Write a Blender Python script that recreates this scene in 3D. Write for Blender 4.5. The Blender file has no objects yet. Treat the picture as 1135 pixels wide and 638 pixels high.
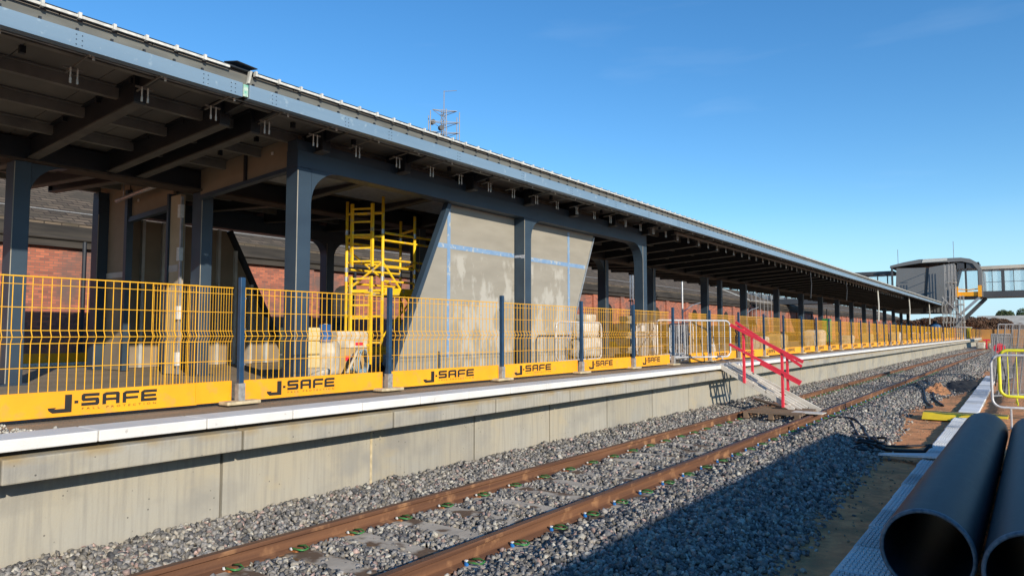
import bpy, bmesh, math, random
import numpy as np
from mathutils import Vector, Matrix, Euler
random.seed(7); rng = np.random.default_rng(7)
C = bpy.context.scene.collection
R = math.radians

# ---------------------------------------------------------------- camera, sky, sun, exposure
scene = bpy.context.scene
cam = bpy.data.cameras.new('camera'); co = bpy.data.objects.new('camera', cam); C.objects.link(co)
cam.sensor_width = 36; cam.lens = 775/1135*36; cam.clip_end = 3000; cam.clip_start = .05
co.location = (0, 0, 1.81); co.rotation_euler = (R(90+3.655), 0, R(36.636))
scene.camera = co
SUN_AZ, SUN_EL = R(-25), R(20)          # azimuth from +X, toward -Y
sd = Vector((math.cos(SUN_EL)*math.cos(SUN_AZ), math.cos(SUN_EL)*math.sin(SUN_AZ), math.sin(SUN_EL)))
w = bpy.data.worlds.new('World'); scene.world = w; w.use_nodes = True
nt = w.node_tree; bg = nt.nodes['Background']
sky = nt.nodes.new('ShaderNodeTexSky'); sky.sky_type = 'NISHITA'; sky.sun_disc = False
sky.sun_elevation = SUN_EL; sky.sun_rotation = math.pi/2 - SUN_AZ
sky.altitude = 0; sky.air_density = 1.0; sky.dust_density = 0.0; sky.ozone_density = 2.6
hs = nt.nodes.new('ShaderNodeHueSaturation'); hs.inputs['Saturation'].default_value = 1.25; nt.links.new(sky.outputs[0], hs.inputs['Color'])
mxs = nt.nodes.new('ShaderNodeMix'); mxs.data_type = 'RGBA'; mxs.blend_type = 'MULTIPLY'; mxs.inputs[0].default_value = 1; mxs.inputs[7].default_value = (.86, .98, 1.05, 1)
nt.links.new(hs.outputs[0], mxs.inputs[6])
tc = nt.nodes.new('ShaderNodeTexCoord'); sx = nt.nodes.new('ShaderNodeSeparateXYZ'); nt.links.new(tc.outputs['Generated'], sx.inputs[0])
hz = nt.nodes.new('ShaderNodeMapRange'); hz.inputs[1].default_value = .0; hz.inputs[2].default_value = .16; hz.inputs[3].default_value = .85; hz.inputs[4].default_value = 0; nt.links.new(sx.outputs[2], hz.inputs[0])
mh = nt.nodes.new('ShaderNodeMix'); mh.data_type = 'RGBA'; mh.inputs[7].default_value = (2.6, 4.3, 6.0, 1); nt.links.new(hz.outputs[0], mh.inputs[0]); nt.links.new(mxs.outputs[2], mh.inputs[6])
cm = nt.nodes.new('ShaderNodeMapping'); cm.inputs['Scale'].default_value = (1.6, 1.6, 9); nt.links.new(tc.outputs['Generated'], cm.inputs[0])
cn = nt.nodes.new('ShaderNodeTexNoise'); cn.inputs['Scale'].default_value = 2.6; cn.inputs['Detail'].default_value = 7; nt.links.new(cm.outputs[0], cn.inputs[0])
cr_ = nt.nodes.new('ShaderNodeMapRange'); cr_.inputs[1].default_value = .6; cr_.inputs[2].default_value = .85; cr_.inputs[4].default_value = .07; nt.links.new(cn.outputs[0], cr_.inputs[0])
mc = nt.nodes.new('ShaderNodeMix'); mc.data_type = 'RGBA'; mc.inputs[7].default_value = (4.6, 5.6, 6.6, 1); nt.links.new(cr_.outputs[0], mc.inputs[0]); nt.links.new(mh.outputs[2], mc.inputs[6])
nt.links.new(mc.outputs[2], bg.inputs[0]); bg.inputs[1].default_value = .148
sl = bpy.data.lights.new('sun', 'SUN'); sl.energy = 4.4; sl.angle = R(.5); sl.color = (1, .89, .74)
so = bpy.data.objects.new('sun', sl); C.objects.link(so); so.rotation_euler = (-sd).to_track_quat('-Z', 'Y').to_euler()
so.location = sd*50
scene.view_settings.view_transform = 'Standard'; scene.view_settings.look = 'None'
scene.view_settings.exposure = .25; scene.view_settings.gamma = 1

# ---------------------------------------------------------------- materials
def new_mat(name):
    m = bpy.data.materials.new(name); m.use_nodes = True
    n = m.node_tree.nodes; return m, n, m.node_tree.links, n['Principled BSDF']
def mat(name, c1, c2=None, scale=3, rough=.6, metal=0, stretch=(1, 1, 1), bump=0, bscale=None, c3=None, s3=1, t3=(.55, .7), lo=.35, hi=.65, coord='pos', detail=6):
    m, n, L, p = new_mat(name)
    p.inputs['Roughness'].default_value = rough; p.inputs['Metallic'].default_value = metal
    if rough >= .7: p.inputs['Specular IOR Level'].default_value = .22
    if c2 is None: c2 = tuple(x*.82 for x in c1)
    if coord == 'pos': src = n.new('ShaderNodeNewGeometry').outputs['Position']
    else: src = n.new('ShaderNodeTexCoord').outputs['Object']
    mp = n.new('ShaderNodeMapping'); mp.inputs['Scale'].default_value = stretch; L.new(src, mp.inputs[0])
    no = n.new('ShaderNodeTexNoise'); no.inputs['Scale'].default_value = scale; no.inputs['Detail'].default_value = detail; L.new(mp.outputs[0], no.inputs[0])
    mr = n.new('ShaderNodeMapRange'); mr.inputs[1].default_value = lo; mr.inputs[2].default_value = hi; L.new(no.outputs[0], mr.inputs[0])
    mx = n.new('ShaderNodeMix'); mx.data_type = 'RGBA'; mx.inputs[6].default_value = (*c1, 1); mx.inputs[7].default_value = (*c2, 1); L.new(mr.outputs[0], mx.inputs[0])
    out = mx.outputs[2]
    if c3:
        n3 = n.new('ShaderNodeTexNoise'); n3.inputs['Scale'].default_value = s3; n3.inputs['Detail'].default_value = 8; L.new(src, n3.inputs[0])
        m3 = n.new('ShaderNodeMapRange'); m3.inputs[1].default_value = t3[0]; m3.inputs[2].default_value = t3[1]; L.new(n3.outputs[0], m3.inputs[0])
        x3 = n.new('ShaderNodeMix'); x3.data_type = 'RGBA'; L.new(m3.outputs[0], x3.inputs[0]); L.new(out, x3.inputs[6]); x3.inputs[7].default_value = (*c3, 1); out = x3.outputs[2]
    L.new(out, p.inputs['Base Color'])
    if bump:
        nb = n.new('ShaderNodeTexNoise'); nb.inputs['Scale'].default_value = bscale or scale*4; nb.inputs['Detail'].default_value = 6; L.new(src, nb.inputs[0])
        b = n.new('ShaderNodeBump'); b.inputs['Strength'].default_value = bump; b.inputs['Distance'].default_value = .02; L.new(nb.outputs[0], b.inputs['Height']); L.new(b.outputs[0], p.inputs['Normal'])
    return m

M = {}
M['steel'] = mat('slate blue painted steel', (.034, .058, .085), (.025, .043, .066), 2, .45, bump=.05, stretch=(1, .4, 1))
M['steel_dark'] = mat('dark painted steel', (.018, .023, .03), (.012, .016, .022), 2, .5)
M['flange'] = mat('bounce lit grey flange', (.11, .11, .10), (.075, .075, .07), 3, .6)  # steel lightened to paint in light bounced up onto the rafter undersides
M['sheet'] = mat('black sheet', (.022, .022, .024), (.04, .038, .036), 6, .95, bump=1, bscale=9)
M['purlin'] = mat('galvanised purlin', (.19, .19, .17), (.13, .13, .12), 3, .55)
M['fascia'] = mat('pale blue painted fascia', (.185, .275, .36), (.15, .235, .32), 1.2, .35, stretch=(1, .25, 3), c3=(.25, .34, .41), s3=9, t3=(.62, .7))
M['deck'] = mat('roof deck underside', (.19, .185, .17), (.13, .127, .12), 1.5, .7, stretch=(.3, 1, 1))
M['deck_edge'] = mat('grey roof edge', (.16, .165, .15), (.115, .12, .11), 4, .6, stretch=(1, .5, 3))
M['white_metal'] = mat('white clip metal', (.66, .66, .6), (.45, .45, .41), 14, .4)
M['galv'] = mat('galvanised steel', (.46, .48, .49), (.33, .35, .37), 9, .42, metal=.55)
M['galv_rail'] = mat('galvanised tube', (.6, .61, .61), (.45, .46, .47), 20, .4, metal=.15)
M['galv_far'] = mat('dull galvanised tube', (.3, .3, .29), (.22, .22, .22), 20, .5)
M['yellow'] = mat('yellow powder coat', (.93, .42, .01), (.86, .36, .01), 2, .5, c3=(.55, .30, .08), s3=7, t3=(.54, .8))
M['yellow_wire'] = mat('yellow wire coat', (.95, .50, .02), (.85, .42, .02), 6, .45)
M['scaf_yellow'] = mat('yellow scaffold tube', (.93, .62, .02), (.78, .46, .02), 5, .5, c3=(.4, .36, .28), s3=9, t3=(.56, .68))
M['navy'] = mat('navy post paint', (.014, .055, .12), (.012, .04, .085), 7, .4)
M['socket'] = mat('grey socket', (.32, .32, .3), (.2, .2, .2), 20, .6)
M['foot'] = mat('cream rubber foot', (.6, .5, .32), (.42, .35, .22), 16, .8)
M['black'] = mat('black print', (.012, .012, .012), (.02, .018, .015), 8, .6)
M['coping'] = mat('white painted coping', (.75, .74, .70), (.66, .65, .61), 2.5, .65, c3=(.42, .39, .33), s3=13, t3=(.66, .78), bump=.15, bscale=60)
M['paving'] = mat('brown platform blinding', (.33, .26, .18), (.25, .2, .14), 1.2, .9, c3=(.36, .31, .23), s3=25, t3=(.6, .7), bump=.4, bscale=70)
M['stud'] = mat('bright zinc stud', (.5, .5, .47), (.4, .4, .38), 3, .5)
M['slab'] = mat('grey slab', (.40, .37, .31), (.29, .27, .22), 3, .9)
M['panel'] = mat('beige sheathing board', (.30, .28, .23), (.26, .24, .2), 1.1, .8, c3=(.44, .41, .34), s3=2.2, t3=(.5, .62), bump=.08, bscale=90)
M['panel_int'] = mat('brown inner board', (.29, .235, .17), (.23, .185, .135), 1.5, .85)
M['tape'] = mat('blue joint tape', (.17, .29, .47), (.22, .34, .5), 6, .5, c3=(.42, .45, .45), s3=9, t3=(.56, .66))
M['tape_w'] = mat('silver tape', (.55, .55, .56), (.35, .35, .37), 20, .3, metal=.4)
M['rail'] = mat('rusty rail', (.195, .095, .05), (.105, .052, .032), 2.2, .75, stretch=(1, .25, 7), c3=(.32, .17, .085), s3=4, t3=(.56, .68), bump=.2, bscale=40)
M['railtop'] = mat('dark rusty rail head', (.16, .075, .04), (.105, .055, .035), 5, .5, stretch=(2, .3, 1))
M['green'] = mat('green spring clip', (.025, .24, .05), (.09, .10, .04), 30, .4)
M['white_pl'] = mat('white plastic', (.72, .72, .7), (.6, .6, .57), 20, .5)
M['blue_pl'] = mat('blue plastic', (.02, .2, .6), (.02, .14, .42), 20, .4)
M['orange_rust'] = mat('rusty clip plate', (.38, .14, .04), (.25, .1, .04), 20, .6)
M['sleeper'] = mat('concrete sleeper', (.52, .46, .37), (.40, .35, .28), 4, .9, c3=(.15, .10, .065), s3=2.6, t3=(.5, .57), bump=.2)
M['red'] = mat('red paint', (.80, .04, .075), (.66, .03, .05), 6, .45, c3=(.62, .3, .28), s3=14, t3=(.66, .74))
M['wood'] = mat('pale weathered boards', (.72, .68, .59), (.56, .51, .43), 3, .8, stretch=(.4, 6, 1), c3=(.2, .16, .12), s3=9, t3=(.62, .72))
M['pallet'] = mat('brown pallet wood', (.26, .18, .12), (.16, .115, .08), 4, .85, stretch=(.4, 6, 1))
M['pipe'] = mat('black plastic pipe', (.007, .009, .015), (.017, .019, .026), 2.5, .5, stretch=(7, .5, 7), bump=.05, bscale=12, c3=(.045, .042, .038), s3=5, t3=(.56, .8))
M['pipe'].node_tree.nodes['Principled BSDF'].inputs['Specular IOR Level'].default_value = .3
M['pipe_in'] = mat('pipe inner wall', (.012, .02, .028), (.02, .032, .042), 3, .35)
M['pipe_rim'] = mat('highlit cut rim', (.18, .2, .22), (.08, .1, .12), 30, .5)  # paler than the pipe, standing in for the sky highlight on the rim
M['dirt'] = mat('orange sand', (.80, .37, .16), (.58, .25, .11), 9, .95, c3=(.38, .21, .10), s3=2.3, t3=(.5, .7), bump=1, bscale=55, detail=10)
M['cable'] = mat('black cable', (.012, .012, .014), None, 9, .5)
M['sack'] = mat('white woven sack', (.64, .59, .5), (.42, .37, .29), 5, .85, bump=.5, bscale=18)
M['card'] = mat('cardboard', (.5, .36, .2), (.4, .29, .16), 4, .9)
M['insul'] = mat('pale insulation board', (.66, .55, .3), (.55, .45, .25), 4, .9)
M['blue'] = mat('blue sheet', (.03, .13, .34), (.02, .09, .25), 5, .5)
M['hose'] = mat('light blue hose', (.16, .33, .48), (.3, .38, .42), 8, .45)
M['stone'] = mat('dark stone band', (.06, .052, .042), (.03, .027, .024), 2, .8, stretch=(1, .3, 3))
M['clad'] = mat('grey standing seam cladding', (.175, .18, .178), (.16, .165, .163), .4, .5)
M['clad_dark'] = mat('dark grey cladding', (.07, .075, .08), (.055, .06, .065), .5, .5)
M['cream'] = mat('cream roof edge', (.55, .51, .42), (.42, .39, .32), .7, .6)
M['window_dark'] = mat('dark opening', (.02, .02, .022), None, 3, .3)
M['far_orange'] = mat('orange hoarding', (.56, .28, .08), (.42, .22, .08), 1.2, .8)
M['bark'] = mat('bark', (.08, .06, .045), None, 8, .9)
M['ramp_yellow'] = mat('ramp yellow', (.85, .62, .02), (.7, .48, .02), 5, .5)
M['yellow_lime'] = mat('lime yellow paint', (.75, .72, .03), (.62, .6, .03), 6, .45)

def glass_mat():
    m, n, L, p = new_mat('pale bridge glass'); p.inputs['Base Color'].default_value = (.75, .9, .95, 1); p.inputs['Roughness'].default_value = .08
    p.inputs['Alpha'].default_value = .14; return m
M['glass'] = glass_mat()

def concrete_mat(name, base, dark, ochre):
    m, n, L, p = new_mat(name); p.inputs['Roughness'].default_value = .85
    g = n.new('ShaderNodeNewGeometry').outputs['Position']
    def noise(scale, stretch, lo, hi, det=6):
        mp = n.new('ShaderNodeMapping'); mp.inputs['Scale'].default_value = stretch; L.new(g, mp.inputs[0])
        t = n.new('ShaderNodeTexNoise'); t.inputs['Scale'].default_value = scale; t.inputs['Detail'].default_value = det; L.new(mp.outputs[0], t.inputs[0])
        r = n.new('ShaderNodeMapRange'); r.inputs[1].default_value = lo; r.inputs[2].default_value = hi; L.new(t.outputs[0], r.inputs[0]); return r.outputs[0]
    def mix(f, a, b):
        x = n.new('ShaderNodeMix'); x.data_type = 'RGBA'; L.new(f, x.inputs[0])
        (L.new(a, x.inputs[6]) if not isinstance(a, tuple) else setattr(x.inputs[6], 'default_value', (*a, 1)))
        x.inputs[7].default_value = (*b, 1); return x.outputs[2]
    o = mix(noise(1.4, (1, 1, .9), .35, .65), base, tuple(a*.5+b*.5 for a, b in zip(base, ochre)))
    o = mix(noise(.9, (1, 1.3, 1.8), .52, .66, 9), o, tuple(a*.62+b*.38 for a, b in zip(dark, base)))
    o = mix(noise(26, (1, 1, .05), .45, .9, 8), o, dark)
    st = n.new('ShaderNodeMix'); st.data_type = 'RGBA'; f = noise(2.1, (1, .8, 1.4), .58, .68); mm = n.new('ShaderNodeMath'); mm.operation = 'MULTIPLY'; mm.inputs[1].default_value = .45; L.new(f, mm.inputs[0]); L.new(mm.outputs[0], st.inputs[0]); L.new(o, st.inputs[6]); st.inputs[7].default_value = (*ochre, 1); o = st.outputs[2]
    pit = n.new('ShaderNodeTexVoronoi'); pit.inputs['Scale'].default_value = 14; L.new(g, pit.inputs[0])
    pr = n.new('ShaderNodeMapRange'); pr.inputs[1].default_value = .13; pr.inputs[2].default_value = .08; L.new(pit.outputs[0], pr.inputs[0])
    gate = noise(3, (1, 1, 1), .52, .6, 2); mg = n.new('ShaderNodeMath'); mg.operation = 'MULTIPLY'; L.new(pr.outputs[0], mg.inputs[0]); L.new(gate, mg.inputs[1])
    o = mix(mg.outputs[0], o, tuple(x*.45 for x in dark))
    if 'edge' in name:      # ochre slurry run along the top arris
        sz = n.new('ShaderNodeSeparateXYZ'); L.new(g, sz.inputs[0]); rz = n.new('ShaderNodeMapRange'); rz.inputs[1].default_value = .79; rz.inputs[2].default_value = .855; L.new(sz.outputs[2], rz.inputs[0])
        mz = n.new('ShaderNodeMath'); mz.operation = 'MULTIPLY'; L.new(rz.outputs[0], mz.inputs[0]); L.new(noise(3, (1, 1, 1), .38, .6), mz.inputs[1]); o = mix(mz.outputs[0], o, (.33, .25, .13))
    L.new(o, p.inputs['Base Color'])
    nb = n.new('ShaderNodeTexNoise'); nb.inputs['Scale'].default_value = 45; nb.inputs['Detail'].default_value = 7; L.new(g, nb.inputs[0])
    b = n.new('ShaderNodeBump'); b.inputs['Strength'].default_value = .25; b.inputs['Distance'].default_value = .01; L.new(nb.outputs[0], b.inputs['Height']); L.new(b.outputs[0], p.inputs['Normal'])
    return m
M['conc'] = concrete_mat('precast wall concrete', (.375, .36, .305), (.255, .245, .215), (.42, .36, .24))
M['conc2'] = concrete_mat('edge beam concrete', (.36, .345, .295), (.22, .21, .185), (.4, .34, .21))
M['conc3'] = concrete_mat('greyer wall concrete', (.335, .325, .28), (.235, .225, .2), (.4, .34, .22))
M['trough'] = concrete_mat('trough lid concrete', (.78, .8, .8), (.6, .62, .63), (.66, .65, .6))
M['trough_dull'] = concrete_mat('duller trough lid concrete', (.64, .66, .66), (.38, .39, .4), (.45, .43, .38))

def panel_stain_mat():
    m, n, L, p = new_mat('smeared sheathing board'); p.inputs['Roughness'].default_value = .8
    g = n.new('ShaderNodeNewGeometry').outputs['Position']
    sp = n.new('ShaderNodeSeparateXYZ'); L.new(g, sp.inputs[0])
    def noise(scale, stretch, lo, hi):
        mp = n.new('ShaderNodeMapping'); mp.inputs['Scale'].default_value = stretch; L.new(g, mp.inputs[0])
        t = n.new('ShaderNodeTexNoise'); t.inputs['Scale'].default_value = scale; t.inputs['Detail'].default_value = 8; L.new(mp.outputs[0], t.inputs[0])
        r = n.new('ShaderNodeMapRange'); r.inputs[1].default_value = lo; r.inputs[2].default_value = hi; L.new(t.outputs[0], r.inputs[0]); return r.outputs[0]
    def band(src, a, b):
        r = n.new('ShaderNodeMapRange'); r.inputs[1].default_value = a; r.inputs[2].default_value = b; L.new(src, r.inputs[0]); return r.outputs[0]
    def mul(a, b):
        x = n.new('ShaderNodeMath'); x.operation = 'MULTIPLY'; L.new(a, x.inputs[0]); L.new(b, x.inputs[1]); return x.outputs[0]
    base = n.new('ShaderNodeMix'); base.data_type = 'RGBA'; L.new(noise(3, (1, .4, 1.6), .3, .7), base.inputs[0]); base.inputs[6].default_value = (.32, .30, .25, 1); base.inputs[7].default_value = (.27, .252, .208, 1)
    mask = mul(mul(noise(2.4, (1, 1.2, .75), .48, .57), band(sp.outputs[2], 3.52, 3.42)), mul(band(sp.outputs[1], 10.9, 11.2), band(sp.outputs[1], 15.55, 15.35)))
    x = n.new('ShaderNodeMix'); x.data_type = 'RGBA'; L.new(mask, x.inputs[0]); L.new(base.outputs[2], x.inputs[6]); x.inputs[7].default_value = (.41, .395, .345, 1)
    L.new(x.outputs[2], p.inputs['Base Color']); return m
M['panel_f'] = panel_stain_mat()

def brick_mat():
    m, n, L, p = new_mat('red brick'); p.inputs['Roughness'].default_value = .9
    g = n.new('ShaderNodeNewGeometry').outputs['Position']; sp = n.new('ShaderNodeSeparateXYZ'); L.new(g, sp.inputs[0])
    cb = n.new('ShaderNodeCombineXYZ'); L.new(sp.outputs[1], cb.inputs[0]); L.new(sp.outputs[2], cb.inputs[1])
    b = n.new('ShaderNodeTexBrick'); L.new(cb.outputs[0], b.inputs[0]); b.inputs['Scale'].default_value = 1
    b.inputs['Brick Width'].default_value = .26; b.inputs['Row Height'].default_value = .085; b.inputs['Mortar Size'].default_value = .009
    b.inputs['Color1'].default_value = (.52, .16, .085, 1); b.inputs['Color2'].default_value = (.24, .085, .06, 1); b.inputs['Mortar'].default_value = (.17, .12, .09, 1)
    t = n.new('ShaderNodeTexNoise'); t.inputs['Scale'].default_value = .7; t.inputs['Detail'].default_value = 8; L.new(g, t.inputs[0])
    r = n.new('ShaderNodeMapRange'); r.inputs[1].default_value = .5; r.inputs[2].default_value = .66; L.new(t.outputs[0], r.inputs[0])
    x = n.new('ShaderNodeMix'); x.data_type = 'RGBA'; L.new(r.outputs[0], x.inputs[0]); L.new(b.outputs[0], x.inputs[6]); x.inputs[7].default_value = (.15, .1, .085, 1)
    L.new(x.outputs[2], p.inputs['Base Color']); return m
M['brick'] = brick_mat()
def slate_mat():
    m, n, L, p = new_mat('brown roof slates'); p.inputs['Roughness'].default_value = .9; p.inputs['Specular IOR Level'].default_value = .15
    g = n.new('ShaderNodeNewGeometry').outputs['Position']; sp = n.new('ShaderNodeSeparateXYZ'); L.new(g, sp.inputs[0])
    cb = n.new('ShaderNodeCombineXYZ'); L.new(sp.outputs[1], cb.inputs[0]); L.new(sp.outputs[2], cb.inputs[1])
    b = n.new('ShaderNodeTexBrick'); L.new(cb.outputs[0], b.inputs[0]); b.inputs['Scale'].default_value = 1
    b.inputs['Brick Width'].default_value = .5; b.inputs['Row Height'].default_value = .13; b.inputs['Mortar Size'].default_value = .016
    b.inputs['Color1'].default_value = (.19, .145, .10, 1); b.inputs['Color2'].default_value = (.105, .082, .06, 1); b.inputs['Mortar'].default_value = (.03, .024, .02, 1)
    t = n.new('ShaderNodeTexNoise'); t.inputs['Scale'].default_value = .8; t.inputs['Detail'].default_value = 9; L.new(g, t.inputs[0])
    r = n.new('ShaderNodeMapRange'); r.inputs[1].default_value = .45; r.inputs[2].default_value = .65; L.new(t.outputs[0], r.inputs[0])
    x = n.new('ShaderNodeMix'); x.data_type = 'RGBA'; x.inputs[7].default_value = (.085, .07, .05, 1); L.new(r.outputs[0], x.inputs[0]); L.new(b.outputs[0], x.inputs[6]); L.new(x.outputs[2], p.inputs['Base Color']); return m
M['slate'] = slate_mat()

def stone_mat():
    m, n, L, p = new_mat('crushed stone'); p.inputs['Roughness'].default_value = .85
    a = n.new('ShaderNodeAttribute'); a.attribute_name = 'tint'
    g = n.new('ShaderNodeNewGeometry').outputs['Position']
    t = n.new('ShaderNodeTexNoise'); t.inputs['Scale'].default_value = 60; t.inputs['Detail'].default_value = 3; L.new(g, t.inputs[0])
    r = n.new('ShaderNodeMapRange'); r.inputs[1].default_value = .3; r.inputs[2].default_value = .7; r.inputs[3].default_value = .7; r.inputs[4].default_value = 1.3; L.new(t.outputs[0], r.inputs[0])
    x = n.new('ShaderNodeVectorMath'); x.operation = 'SCALE'; L.new(a.outputs['Color'], x.inputs[0]); L.new(r.outputs[0], x.inputs['Scale'])
    L.new(x.outputs[0], p.inputs['Base Color']); return m
M['ballast'] = stone_mat()
def ballast_base_mat():
    m, n, L, p = new_mat('ballast bed'); p.inputs['Roughness'].default_value = .95
    g = n.new('ShaderNodeNewGeometry').outputs['Position']
    v = n.new('ShaderNodeTexVoronoi'); v.inputs['Scale'].default_value = 17; L.new(g, v.inputs[0])
    cr = n.new('ShaderNodeValToRGB'); sp = n.new('ShaderNodeSeparateColor'); L.new(v.outputs['Color'], sp.inputs[0]); L.new(sp.outputs[0], cr.inputs[0])
    e = cr.color_ramp; e.elements[0].color = (.10, .10, .105, 1); e.elements[1].color = (.5, .47, .42, 1)
    q = e.elements.new(.45); q.color = (.17, .165, .16, 1); q = e.elements.new(.72); q.color = (.3, .2, .17, 1); q = e.elements.new(.8); q.color = (.24, .235, .225, 1)
    L.new(cr.outputs[0], p.inputs['Base Color'])
    b = n.new('ShaderNodeBump'); b.invert = True; b.inputs['Strength'].default_value = 1; b.inputs['Distance'].default_value = .06; L.new(v.outputs[0], b.inputs['Height']); L.new(b.outputs[0], p.inputs['Normal'])
    return m
M['ballast_bed'] = ballast_base_mat()
def leaf_mat(name, c1, c2):
    m, n, L, p = new_mat(name); p.inputs['Roughness'].default_value = .8
    o = n.new('ShaderNodeNewGeometry'); t = n.new('ShaderNodeTexNoise'); t.inputs['Scale'].default_value = .9; L.new(o.outputs['Position'], t.inputs[0])
    r = n.new('ShaderNodeMapRange'); r.inputs[1].default_value = .35; r.inputs[2].default_value = .65; L.new(t.outputs[0], r.inputs[0])
    x = n.new('ShaderNodeMix'); x.data_type = 'RGBA'; L.new(r.outputs[0], x.inputs[0]); x.inputs[6].default_value = (*c1, 1); x.inputs[7].default_value = (*c2, 1); L.new(x.outputs[2], p.inputs['Base Color']); return m
M['leaf_brown'] = leaf_mat('russet leaves', (.15, .08, .045), (.10, .06, .035)); M['leaf_green'] = leaf_mat('green leaves', (.05, .085, .03), (.09, .11, .035))

# ---------------------------------------------------------------- mesh builder
class MB:
    def __init__(s): s.v = []; s.f = []
    def add(s, vs, fs):
        o = len(s.v); s.v += [tuple(a) for a in vs]; s.f += [tuple(i+o for i in f) for f in fs]; return s
    def box(s, x0, x1, y0, y1, z0, z1):
        return s.add([(x0,y0,z0),(x1,y0,z0),(x1,y1,z0),(x0,y1,z0),(x0,y0,z1),(x1,y0,z1),(x1,y1,z1),(x0,y1,z1)],
                     [(0,3,2,1),(4,5,6,7),(0,1,5,4),(1,2,6,5),(2,3,7,6),(3,0,4,7)])
    def bar(s, a, b, w, h=None, up=(0, 0, 1)):      # rectangular bar a->b
        a = Vector(a); b = Vector(b); h = h or w; d = (b-a).normalized(); u = Vector(up)
        if abs(d.dot(u)) > .99: u = Vector((1, 0, 0))
        r = d.cross(u).normalized(); u = r.cross(d)
        vs = [p+r*sx*w/2+u*sz*h/2 for p in (a, b) for sx, sz in ((-1,-1),(1,-1),(1,1),(-1,1))]
        return s.add(vs, [(0,1,2,3)[::-1],(4,5,6,7),(0,1,5,4),(1,2,6,5),(2,3,7,6),(3,0,4,7)])
    def tube(s, pts, r, n=8, cap=True):
        pts = [Vector(p) for p in pts]; vs = []; fs = []
        for i, p in enumerate(pts):
            d = ((pts[min(i+1, len(pts)-1)]-p).normalized() + (p-pts[max(i-1, 0)]).normalized())
            d = d.normalized() if d.length > 1e-6 else Vector((0, 0, 1))
            u = Vector((0, 0, 1)) if abs(d.z) < .9 else Vector((1, 0, 0))
            a = d.cross(u).normalized(); b = a.cross(d); rr = r[i] if isinstance(r, (list, tuple)) else r
            for k in range(n):
                t = 2*math.pi*(k+.5)/n; vs.append(p+a*math.cos(t)*rr+b*math.sin(t)*rr)
        for i in range(len(pts)-1):
            for k in range(n): fs.append((i*n+k, i*n+(k+1)%n, (i+1)*n+(k+1)%n, (i+1)*n+k))
        if cap: fs.append(tuple(range(n))[::-1]); fs.append(tuple((len(pts)-1)*n+k for k in range(n)))
        return s.add(vs, fs)
    def prism(s, poly, axis, a, b):                 # poly in the two other axes (cyclic order), extruded along axis
        def P(u, v, t): return {'x': (t, u, v), 'y': (u, t, v), 'z': (u, v, t)}[axis]
        n = len(poly); vs = [P(u, v, a) for u, v in poly]+[P(u, v, b) for u, v in poly]
        return s.add(vs, [tuple(range(n))[::-1], tuple(range(n, 2*n))]+[(i, (i+1) % n, n+(i+1) % n, n+i) for i in range(n)])
    def build(s, name, m, parent=None, bevel=0, smooth=False, fix=True):
        o0 = Vector(parent['org']) if parent and 'org' in parent else Vector((0, 0, 0))
        p = parent
        while p and 'org' not in p: p = p.parent
        if p: o0 = Vector(p['org'])
        me = bpy.data.meshes.new(name); me.from_pydata([tuple(Vector(v)-o0) for v in s.v], [], s.f)
        if fix:
            bm = bmesh.new(); bm.from_mesh(me); bmesh.ops.recalc_face_normals(bm, faces=bm.faces); bm.to_mesh(me); bm.free()
        me.materials.append(M[m] if isinstance(m, str) else m)
        if smooth: me.polygons.foreach_set('use_smooth', [True]*len(me.polygons))
        o = bpy.data.objects.new(name, me); C.objects.link(o)
        if parent: o.parent = parent
        if bevel:
            b = o.modifiers.new('bevel', 'BEVEL'); b.width = bevel; b.segments = 2; b.limit_method = 'ANGLE'
        return o
def tag(o, label=None, cat=None, group=None, kind=None):
    if label: o['label'] = label
    if cat: o['category'] = cat
    if group: o['group'] = group
    if kind: o['kind'] = kind
    return o
def thing(name, label, cat, loc=(0, 0, 0), group=None):
    o = bpy.data.objects.new(name, None); C.objects.link(o); o.location = loc; o['org'] = tuple(loc); o.empty_display_size = .2
    return tag(o, label, cat, group)
def single(mb, name, m, label, cat, group=None, kind=None, **k):
    return tag(mb.build(name, m, None, **k), label, cat, group, kind)
def copy_tree(o, parent=None):
    c = o.copy(); C.objects.link(c)
    if parent: c.parent = parent
    for ch in list(o.children): copy_tree(ch, c)
    return c
def arc(cx, cy, r, a0, a1, n=8): return [(cx+r*math.cos(R(a0+(a1-a0)*i/n)), cy+r*math.sin(R(a0+(a1-a0)*i/n))) for i in range(n+1)]

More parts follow.
